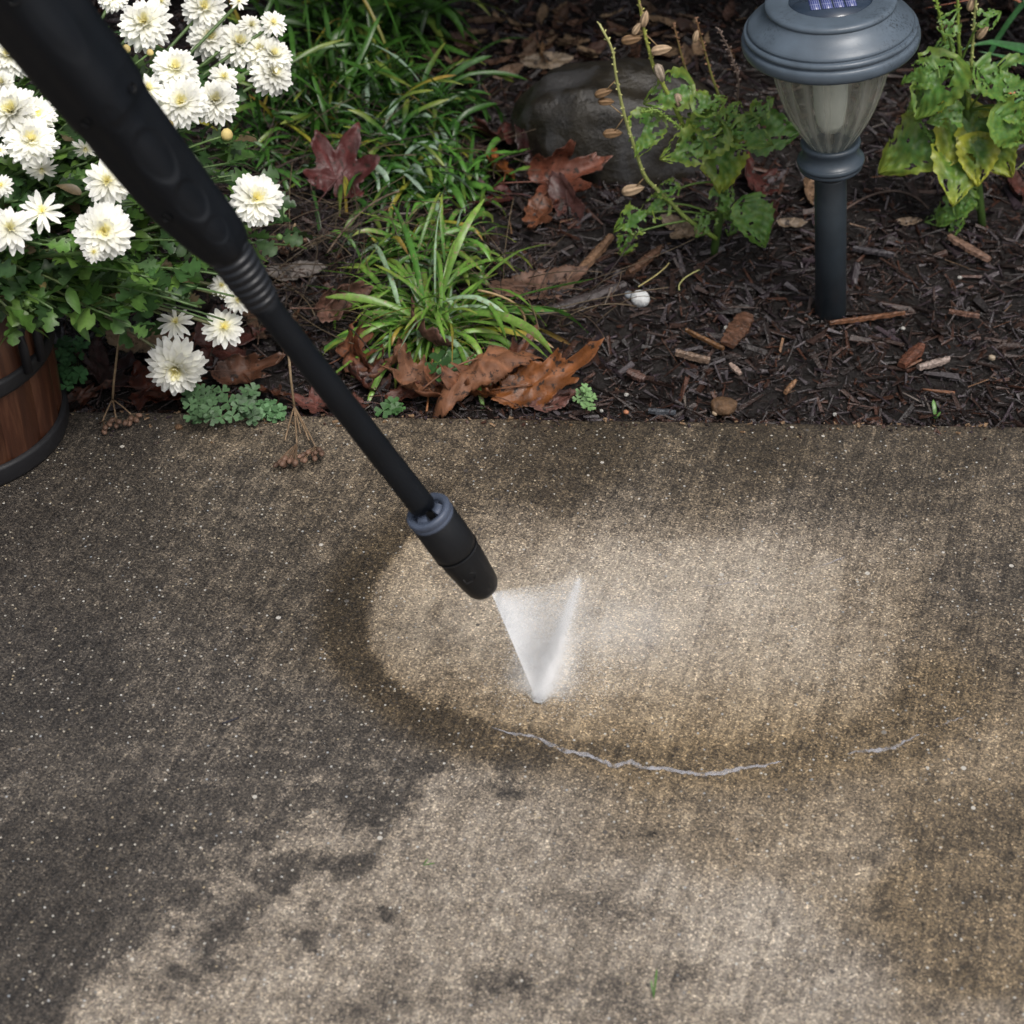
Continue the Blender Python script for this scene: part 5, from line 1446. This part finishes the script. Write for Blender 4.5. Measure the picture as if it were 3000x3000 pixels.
# ------------------------------------------------------------------ tall eaten seed-stalk plants
def seed_plant(base_px, trunk, stalks, leaves, pods, label, seed, name='snapdragon'):
    b = gp(*base_px); root = empty(name, b); O = np.array(b); r = random.Random(seed)
    tag(root, label, 'plant'); Y = b.y
    sm = MB(); lm = MB()
    def W(px, py, dy=0.0): return np.array(at(px, py, Y + dy)) - O
    P = np.array([W(x, y) for x, y in trunk]); P[0] = (0, 0, -.01)
    sm.add(*tube(P, [.0042] * len(P), 8), (.07, .13, .03))
    for (pts, c0, c1, r0, dy) in stalks:
        P = np.array([W(x, y, dy) for x, y in pts]); m = len(P)
        L = np.concatenate([[0], np.cumsum(np.linalg.norm(np.diff(P, axis=0), axis=1))]); q = np.linspace(0, L[-1], 26)
        Q = np.stack([np.interp(q, L, P[:, i]) for i in range(3)], 1)
        k = np.linspace(0, 1, 26)[:, None]; C = np.array(c0) * (1 - k) + np.array(c1) * k
        V, Fc = tube(Q, np.linspace(r0, r0 * .45, 26), 6); sm.add(V, Fc, np.repeat(C, 6, 0))
        for i in range(3, 26):
            for _ in range(2 if i < 18 else 3):
                a = r.uniform(0, 6.28); t = Q[i] - Q[i - 1]; t /= np.linalg.norm(t); A, B2, _t = frame_of(t)
                d = A * math.cos(a) + B2 * math.sin(a) + t * .6; s0 = Q[i] - t * r.uniform(0, 1) * (q[1] - q[0])
                sm.add(*tube([s0, s0 + d * r.uniform(.002, .0038)], [.0006, .0009], 4), np.array(c1) * 1.1)
    for (px, py, wpx, yel, holes, tx) in leaves:
        dep = (Y * CP + H * SP) ; L = wpx / F * 1.75 * 1.35; holes *= .8
        V, Fc, C = eaten_leaf(L, seed * 31 + px, holes, (.085, .20, .04), (.40, .42, .05), yel)
        nn = Vector((r.gauss(0, .28), -.9 + r.gauss(0, .2), .75 + r.gauss(0, .2))).normalized()
        xd = Vector((math.cos(R(tx)), math.sin(R(tx)) * SP, math.sin(R(tx)) * CP)); xd = (xd - nn * xd.dot(nn)).normalized(); yd = nn.cross(xd)
        rot = Matrix((xd, yd, nn)).transposed()
        c = W(px, py, r.uniform(-.03, .0))
        V = xf(V, (0, 0, 0), rot); V = V - V.mean(0) + c
        lm.add(V, Fc, C)
        src = np.array([W(x, y) for x, y in trunk[1:]]); k = np.argmin(np.linalg.norm(src - c, axis=1))
        sm.add(*tube(bez(src[k], (src[k] + V[9]) / 2 + np.array((0, 0, .01)), V[9], 6), .0012, 5), (.12, .2, .04))
    sm.build('stalks', M['stem'], root); lm.build('leaves', M['eaten'], root)
    for (px, py, w_, ang, c) in pods:
        V, Fc = ICO3; V = np.array(V); tt = (V[:, 0] + 1) / 2; V = V * np.array((1.3, .55, .55)) * np.stack([1 + 0 * tt, 1.25 - .55 * tt, 1.25 - .55 * tt], 1)
        V[:, 1:] *= (1 + .16 * np.cos(np.arctan2(V[:, 2], V[:, 1]) * 5))[:, None]; V[:, 1:] *= (1 - .5 * (tt > .82) * (tt - .82) / .18)[:, None]
        s_ = w_ / 2 / F * 1.78
        cc = np.array(c)[None] * (1 + .3 * np.cos(np.arctan2(V[:, 2], V[:, 1]) * 5))[:, None]
        mb = MB(); mb.add(xf(V, (0, 0, 0), Matrix.Rotation(R(-ang), 3, 'Y'), s_), Fc, cc)
        c0 = W(px, py, -.006); near = None
        o = mb.build('seed_pod', M['twig'], root); o.location = c0
        best = min((np.linalg.norm(W(x, y, dy_) - c0), tuple(W(x, y, dy_))) for (pts, *_r, dy_) in stalks for (x, y) in pts)
        m2 = MB(); e = np.array(best[1]) - c0
        if np.linalg.norm(e) > .03: e = e / np.linalg.norm(e) * .03
        m2.add(*tube([(0, 0, 0), e], .0006, 4), (.3, .2, .1)); m2.build('pod_stalk', M['twig'], o)
Gs, Bs, Ds = (.20, .30, .045), (.17, .09, .05), (.05, .035, .03)
PT = (.42, .30, .19); PD = (.20, .12, .06)
seed_plant((2088, 748), [(2088, 748), (2108, 640), (2125, 540), (2135, 430), (2100, 380)],
    [([(2100, 700), (2010, 640), (1962, 590), (1888, 520), (1861, 438), (1830, 341), (1806, 233), (1795, 143), (1756, 70)], (.16, .24, .04), (.42, .42, .17), .0026, -.01),
     ([(2060, 430), (2004, 373), (1966, 291), (1915, 198), (1888, 97), (1872, 0), (1862, -60)], Gs, (.38, .38, .1), .0028, 0),
     ([(2110, 420), (2070, 322), (2024, 248), (2000, 175), (1972, 66)], Gs, Bs, .0020, .01),
     ([(2135, 440), (2129, 341), (2086, 225), (2059, 128), (2038, 50)], Gs, Bs, .0019, .0),
     ([(2135, 440), (2156, 373), (2164, 233), (2137, 147), (2102, 81)], Ds, (.16, .12, .10), .0016, .02),
     ([(2080, 470), (1985, 367), (1920, 320), (1880, 330)], (.16, .26, .05), (.2, .3, .06), .0018, -.01)],
    [(1955, 275, 105, .2, .45, 200), (1885, 395, 100, .2, .5, 250), (2045, 415, 125, .25, .45, 215), (2115, 480, 135, .45, .2, 260), (2000, 440, 100, .3, .5, 200), (2085, 300, 80, .2, .4, 30), (2150, 330, 70, .2, .5, 60), (2205, 400, 90, .2, .5, -20), (2270, 385, 120, .0, .15, 0), (2190, 360, 75, .2, .5, 30), (2240, 310, 60, .2, .55, 40),
     (1915, 610, 70, .2, .6, 200), (1850, 650, 90, .2, .65, 210), (1950, 560, 60, .2, .6, 180), (2120, 590, 70, .1, .4, 300), (2215, 655, 115, .05, .1, 300), (2150, 650, 70, .1, .5, 250), (2060, 660, 60, .1, .55, 240), (1830, 720, 60, .2, .65, 250), (2060, 350, 85, .2, .5, 150)],
    [(1768, 272, 44, 20, PD), (1776, 298, 40, 0, PD), (1795, 391, 48, 5, PD), (1855, 556, 58, 15, PT), (1889, 55, 42, 80, PT), (1866, 84, 34, 60, PT), (1850, 116, 48, 10, PD), (1938, 146, 50, 12, PT), (1933, 215, 50, -70, (.38, .31, .24)), (1990, 298, 44, -70, (.35, .26, .18)), (2039, 106, 32, 80, PT)],
    'leggy seed plant with bug eaten leaves and papery pods in front of the boulder', 5)
seed_plant((2885, 665), [(2885, 665), (2868, 560), (2855, 460), (2835, 330), (2800, 220)],
    [([(2835, 330), (2820, 230), (2808, 112), (2806, 0), (2800, -80)], Gs, (.25, .35, .07), .0026, 0),
     ([(2800, 300), (2780, 180), (2766, 116), (2743, 0), (2735, -70)], Gs, (.22, .33, .06), .0024, .01),
     ([(2835, 320), (2845, 210), (2852, 90), (2857, 28), (2862, -50)], Gs, (.42, .42, .18), .0022, -.01),
     ([(2850, 470), (2740, 430), (2710, 380), (2690, 340)], (.07, .14, .03), (.10, .2, .04), .0022, -.01)],
    [(2735, 262, 150, .15, .22, 230), (2690, 225, 80, .1, .5, 200), (2700, 300, 80, .2, .5, 220), (2665, 440, 165, .35, .12, 215), (2805, 395, 150, .75, .08, 250), (2802, 500, 150, .5, .1, 265), (2915, 430, 160, .55, .15, 300), (2965, 375, 130, .15, .1, 330), (2865, 470, 110, 1.0, .15, 270), (2920, 250, 120, .1, .5, 330), (2985, 240, 110, .1, .5, 330), (2880, 215, 90, .1, .5, 20), (2770, 340, 80, .1, .3, 200),
     (2780, 625, 80, .1, .5, 230), (2820, 600, 70, .1, .45, 250), (2740, 640, 50, .1, .55, 200), (2790, 665, 60, .1, .5, 260), (2850, 580, 60, .1, .4, 300), (2790, 60, 60, .1, .6, 60), (2900, 50, 60, .1, .6, 30), (2760, 140, 50, .1, .6, 200), (2980, 310, 90, .1, .4, 10)],
    [(2847, 10, 40, 80, PT), (2880, 92, 44, 60, PT)],
    'leggy seed plant with broad yellow edged leaves right of the solar light', 6)

# blades entering from the right
def blades():
    b = gp(3230, 430); root = empty('iris', b); O = np.array(b); Y = b.y
    tag(root, 'long arching iris like blades reaching in from the right edge', 'plant'); mb = MB()
    def blade(pts, w_, c0, c1, dys=0):
        P = np.array([np.array(at(x, y, Y + dys + d)) - O for x, y, d in pts])
        L = np.concatenate([[0], np.cumsum(np.linalg.norm(np.diff(P, axis=0), axis=1))]); q = np.linspace(0, L[-1], 20)
        Q = np.stack([np.interp(q, L, P[:, i]) for i in range(3)], 1)
        V = []; C = []
        for i, p in enumerate(Q):
            t = i / 19; wt = w_ / F * 1.8 * .5 * (1 if t < .6 else max(.03, 1 - (t - .6) / .4))
            tn_ = Q[min(i + 1, 19)] - Q[max(i - 1, 0)]; s_ = np.cross(tn_, (0, -.6, .8)); s_ /= np.linalg.norm(s_)
            V += [p - s_ * wt + np.array((0, 0, wt * .5)), p, p + s_ * wt + np.array((0, 0, wt * .5))]
            c = np.array(c0) * (1 - t) + np.array(c1) * t; C += [c, c * 1.3, c]
        Fc = []
        for i in range(19): Fc += [(i * 3, i * 3 + 1, i * 3 + 4, i * 3 + 3), (i * 3 + 1, i * 3 + 2, i * 3 + 5, i * 3 + 4)]
        mb.add(V, Fc, C)
    g0, g1 = (.03, .10, .035), (.05, .15, .05)
    blade([(3230, 430, 0), (3140, 200, 0), (3000, 150, -.01), (2900, 125, -.02), (2840, 135, -.03), (2810, 150, -.03)], 46, g0, g1)
    blade([(3230, 430, 0), (3150, 240, 0), (3010, 190, -.01), (2930, 165, -.02), (2865, 150, -.02)], 36, g0, g1)
    blade([(3230, 430, 0), (3060, 130, .02), (3000, 10, .03), (2990, -60, .03)], 34, g0, g1)
    blade([(3000, 10, .03), (2960, 60, .03), (2920, 120, .03), (2860, 240, .02)], 18, g1, g0)
    blade([(3230, 430, 0), (3100, 160, .05), (2990, 172, 0), (2900, 190, 0), (2860, 225, -.01)], 30, (.03, .10, .05), (.04, .12, .06))
    blade([(3230, 430, 0), (3120, 290, -.03), (3000, 275, -.05), (2930, 272, -.05), (2862, 260, -.06)], 16, (.42, .16, .03), (.45, .12, .03))
    blade([(3230, 430, 0), (3100, 60, .03), (2950, -12, .04), (2850, -2, .04), (2710, 24, .04)], 10, (.3, .11, .05), (.32, .10, .05))
    blade([(3230, 430, 0), (3080, 440, -.06), (3010, 468, -.08), (2975, 500, -.09)], 12, (.25, .4, .06), (.45, .55, .12))
    blade([(3230, 430, 0), (3120, 250, -.04), (2990, 290, -.06), (2890, 360, -.06), (2840, 410, -.07)], 14, (.05, .14, .05), (.08, .2, .06))
    mb.build('leaves', M['strap2'], root)
blades()

# ------------------------------------------------------------------ clover and small weeds
def clover(px, py, n, spread_px, label, seed, col=(.07, .17, .065), zmax=.028, size=.0075, pts=None, lift0=0):
    b = gp(px, py) if lift0 == 0 else g(px, py, lift0); root = empty('clover', b); tag(root, label, 'clover'); O = np.array(b); r = random.Random(seed)
    lm = MB(); sm = MB()
    for k in range(n):
        x, y = (px + r.uniform(-1, 1) * spread_px[0], py + r.uniform(-1, 1) * spread_px[1]) if pts is None else pts[k % len(pts)]
        z = r.uniform(.3, 1) * zmax
        p = np.array(g(x + r.uniform(-6, 6), y + r.uniform(-6, 6), z)) - O
        root0 = np.array((p[0] * .55, p[1] * .55 + .004, 0.0))
        sm.add(*tube(bez(root0, (root0 + p) / 2 + np.array((0, 0, .006)), p, 5), .0005, 4), (.12, .15, .06))
        nn = Vector((r.gauss(0, .25), -.35 + r.gauss(0, .2), 1)).normalized(); q = nn.to_track_quat('Z', 'Y').to_matrix() @ Matrix.Rotation(r.uniform(0, 6.28), 3, 'Z')
        s_ = size * r.uniform(.75, 1.2); c = np.array(col) * r.uniform(.75, 1.35)
        for j in range(3):
            # heart-shaped leaflet
            V = [(0, 0, 0)]; m = 14
            for i in range(m + 1):
                a = -1.0 + 2.0 * i / m
                rr = 1.0 * (1 - .30 * math.exp(-(a / .22) ** 2)) * math.cos(a * .72) ** .5
                V.append((math.cos(a * .78) * rr, math.sin(a * .78) * rr, .12 * abs(a)))
            Fc = [(0, i, i + 1) for i in range(1, m + 1)]
            lm.add(xf(np.array(V) * s_, p, q @ Matrix.Rotation(j * 2.094, 3, 'Z')), Fc, c)
    sm.build('stalks', M['stem'], root); lm.build('leaves', M['clover'], root)
clover(650, 1185, 36, (95, 45), 'thick grey green clover patch on the slab edge under the large low bloom', 1, (.075, .145, .065), .026, .0084)
clover(780, 1198, 12, (40, 14), 'small bright clover tuft at the slab edge just right of the thick patch', 2, (.09, .19, .08), .012, .009)
clover(1705, 1165, 12, (28, 28), 'small pale clover sprig right of the glossy orange brown leaf', 3, (.16, .28, .11), .016, .006)
clover(205, 1070, 30, (30, 80), 'narrow clover strip growing up beside the planter', 4, (.05, .14, .05), .03)
clover(1300, 1080, 7, (50, 40), 'few broad green weed leaves under the big curled leaf', 5, (.045, .12, .03), .02, .012)
clover(1140, 1195, 7, (35, 12), 'low green weed on the slab edge right of the lance pipe', 6, (.05, .13, .035), .006, .008)
def tuft(px, py, z, specs, label, seed):
    b = gp(px, py) if z is None else g(px, py, z); root = MB(); r = random.Random(seed)
    for (az, el, L, W_, dr) in specs:
        V, Fc, C = strap(L, W_, R(az), R(el), dr, 8, .3, (.07, .16, .04), (.12, .25, .06), None, 0, 0, seed); root.add(V, Fc, C)
    o = root.build('grass_blade', M['strap2']); o.location = b; tag(o, label, 'grass')
tuft(2738, 1232, None, [(95, 75, .020, .004, .9), (30, 70, .010, .0025, .6)], 'single bright green blade sprouting at the slab edge on the right', 1)
tuft(1915, 2925, .0, [(80, 65, .020, .0014, .3), (100, 50, .012, .0012, .5)], 'thin green grass blade standing on the concrete at the bottom', 2)
tuft(1240, 2535, .0, [(10, 12, .008, .0012, .2), (60, 15, .006, .001, .2)], 'tiny green grass scrap lying on the pale concrete', 3)
# dark twig bit on the slab
p0, p1 = g(650, 2120, .001), g(700, 2102, .001)
mb = MB(); mb.add(*tube(bez((0, 0, 0), ((p1 - p0).x * .5, .002, .001), tuple(p1 - p0)), .0008, 5), (.02, .02, .03)); o = mb.build('twig', M['twig']); o.location = p0
tag(o, 'tiny dark twig lying on the dark left part of the concrete', 'twig')

# ------------------------------------------------------------------ dry twig tangle
def twigs():
    r = random.Random(8); mb = MB()
    for k in range(300):
        px, py = r.uniform(690, 1010), r.uniform(330, 1000)
        if r.random() < .25: px, py = r.uniform(900, 1500), r.uniform(250, 800)
        if r.random() < .1: px, py = r.uniform(1400, 1750), r.uniform(800, 950)
        p = np.array(gp(px, py, r.uniform(.0, .03))); a = r.uniform(0, 6.28); L = r.uniform(.03, .12)
        e = p + np.array((math.cos(a) * L, math.sin(a) * L, r.uniform(-.005, .05)))
        e[2] = max(e[2], gzf(e[0], e[1]) + .003)
        if e[1] < yedge(e[0]) + .01: continue
        m_ = (p + e) / 2 + np.array((r.gauss(0, .012), r.gauss(0, .012), r.uniform(-.002, .02)))
        c = np.array(r.choice([(.13, .085, .06), (.20, .14, .09), (.08, .055, .045), (.26, .19, .11)])) * r.uniform(.6, 1.1)
        mb.add(*tube(bez(p, m_, e, 9), [r.uniform(.0003, .0007)] * 9, 4), c * .45)
    tag(mb.build('dry_twigs', M['twig']), 'tangle of thin dry brown stems between the mum and the green clumps', 'twigs', kind='stuff')
    for (pts, c, w_, lab) in (([(1170, 560, .05), (1060, 620, .03), (960, 740, .02)], (.14, .10, .07), .0011, 'long thin grey stem crossing the middle of the green clumps'),
                              ([(1400, 850, .05), (1520, 900, .03), (1530, 985, .0)], (.36, .25, .13), .0012, 'bent straw coloured stem right of the front clump'),
                              ([(1270, 1020, .02), (1262, 1100, .01), (1250, 1205, .006)], (.28, .12, .05), .0010, 'thin reddish leaf stalk standing in front of the rolled leaf'),
                              ([(880, 990, .03), (960, 1100, .01), (1030, 1190, .005)], (.30, .14, .07), .0009, 'thin reddish stem running down behind the lance pipe'),
                              ([(1870, 840, .012), (1930, 800, .012), (1960, 770, .02)], (.35, .30, .12), .0008, 'pale yellow straw lying above the white stone'),
                              ([(2050, 790, .01), (2000, 820, .01), (1990, 850, .01)], (.38, .38, .15), .0008, 'pale green straw curve left of the eaten plant trunk'),
                              ([(2440, 640, .005), (2600, 560, .005), (2720, 610, .01)], (.11, .075, .06), .0012, 'thin brown stick arching behind the lamp pole')):
        P = [np.array(gp(x, y, z + .004)) for x, y, z in pts]; O = P[1].copy(); mb = MB(); mb.add(*tube(bez(P[0] - O, P[1] - O + (P[1] - (P[0] + P[2]) / 2), P[2] - O, 14), w_, 5), c)
        o = mb.build('stem', M['twig']); o.name = 'dry_stem'; o.location = O; tag(o, lab, 'dry stem')
twigs()

# ------------------------------------------------------------------ shrubs behind the bed: low skirts peep in at the top, crowns shade the back
def shrub(cx, cy, rx, ry, zlo, zhi, n, label, seed, cols, lsize=(.03, .055)):
    root = empty('shrub', (cx, cy, gzf(cx, cy))); tag(root, label, 'shrub'); r = np.random.default_rng(seed); rr = random.Random(seed)
    st = MB(); lf = MB()
    for k in range(26):
        a = rr.uniform(0, 6.28); q = rr.uniform(.3, .95)
        e = np.array((math.cos(a) * rx * q, math.sin(a) * ry * q, rr.uniform(zlo, zhi)))
        P = bez((rr.gauss(0, .02), rr.gauss(0, .02), -.02), (e[0] * .25, e[1] * .25, e[2] * .7), e, 10)
        st.add(*tube(P, np.linspace(.008, .0015, 10), 6), (.05, .035, .025))
    for k in range(n):
        a = rr.uniform(0, 6.28); v = rr.uniform(-1, 1); q = rr.uniform(.55, 1) ** .5
        zc, zr = (zlo + zhi) / 2, (zhi - zlo) / 2
        s_ = math.sqrt(max(0, 1 - v * v)) ** .6
        p = np.array((math.cos(a) * rx * q * s_, math.sin(a) * ry * q * s_, zc + zr * v))
        if snoise(np.array([p]) * 4, 1, 2, seed)[0] < -.28: continue
        L = rr.uniform(*lsize); V, Fc = oval_leaf(L, L * .5, .25, .25, 5)
        d = Vector((math.cos(a), math.sin(a), rr.uniform(-.8, .5)))
        rot = d.to_track_quat('X', 'Z').to_matrix() @ Matrix.Rotation(rr.uniform(-1, 1), 3, 'X')
        c = np.array(cols) * rr.uniform(.6, 1.4); lf.add(xf(V, p, rot), Fc, c)
    st.build('branches', M['twig'], root); lf.build('leaves', M['shrub'], root)
shrub(-.50, 2.50, .60, .68, .16, 1.45, 7000, 'dark green shrub behind the left end of the bed', 1, (.022, .05, .018))
shrub(.10, 2.48, .58, .70, .10, 1.40, 7500, 'dark green shrub behind the leaf litter, middle of the row', 2, (.018, .045, .018))
shrub(.66, 2.42, .52, .62, .05, 1.40, 7000, 'dark glossy shrub behind the solar light, right of the row', 3, (.018, .045, .022))
shrub(1.40, 2.5, .6, .7, .05, 1.4, 4000, 'dark shrub beyond the right end of the bed', 4, (.02, .05, .02))
shrub(-1.3, 2.5, .6, .7, .05, 1.4, 4000, 'dark shrub beyond the left end of the bed', 5, (.02, .05, .02))
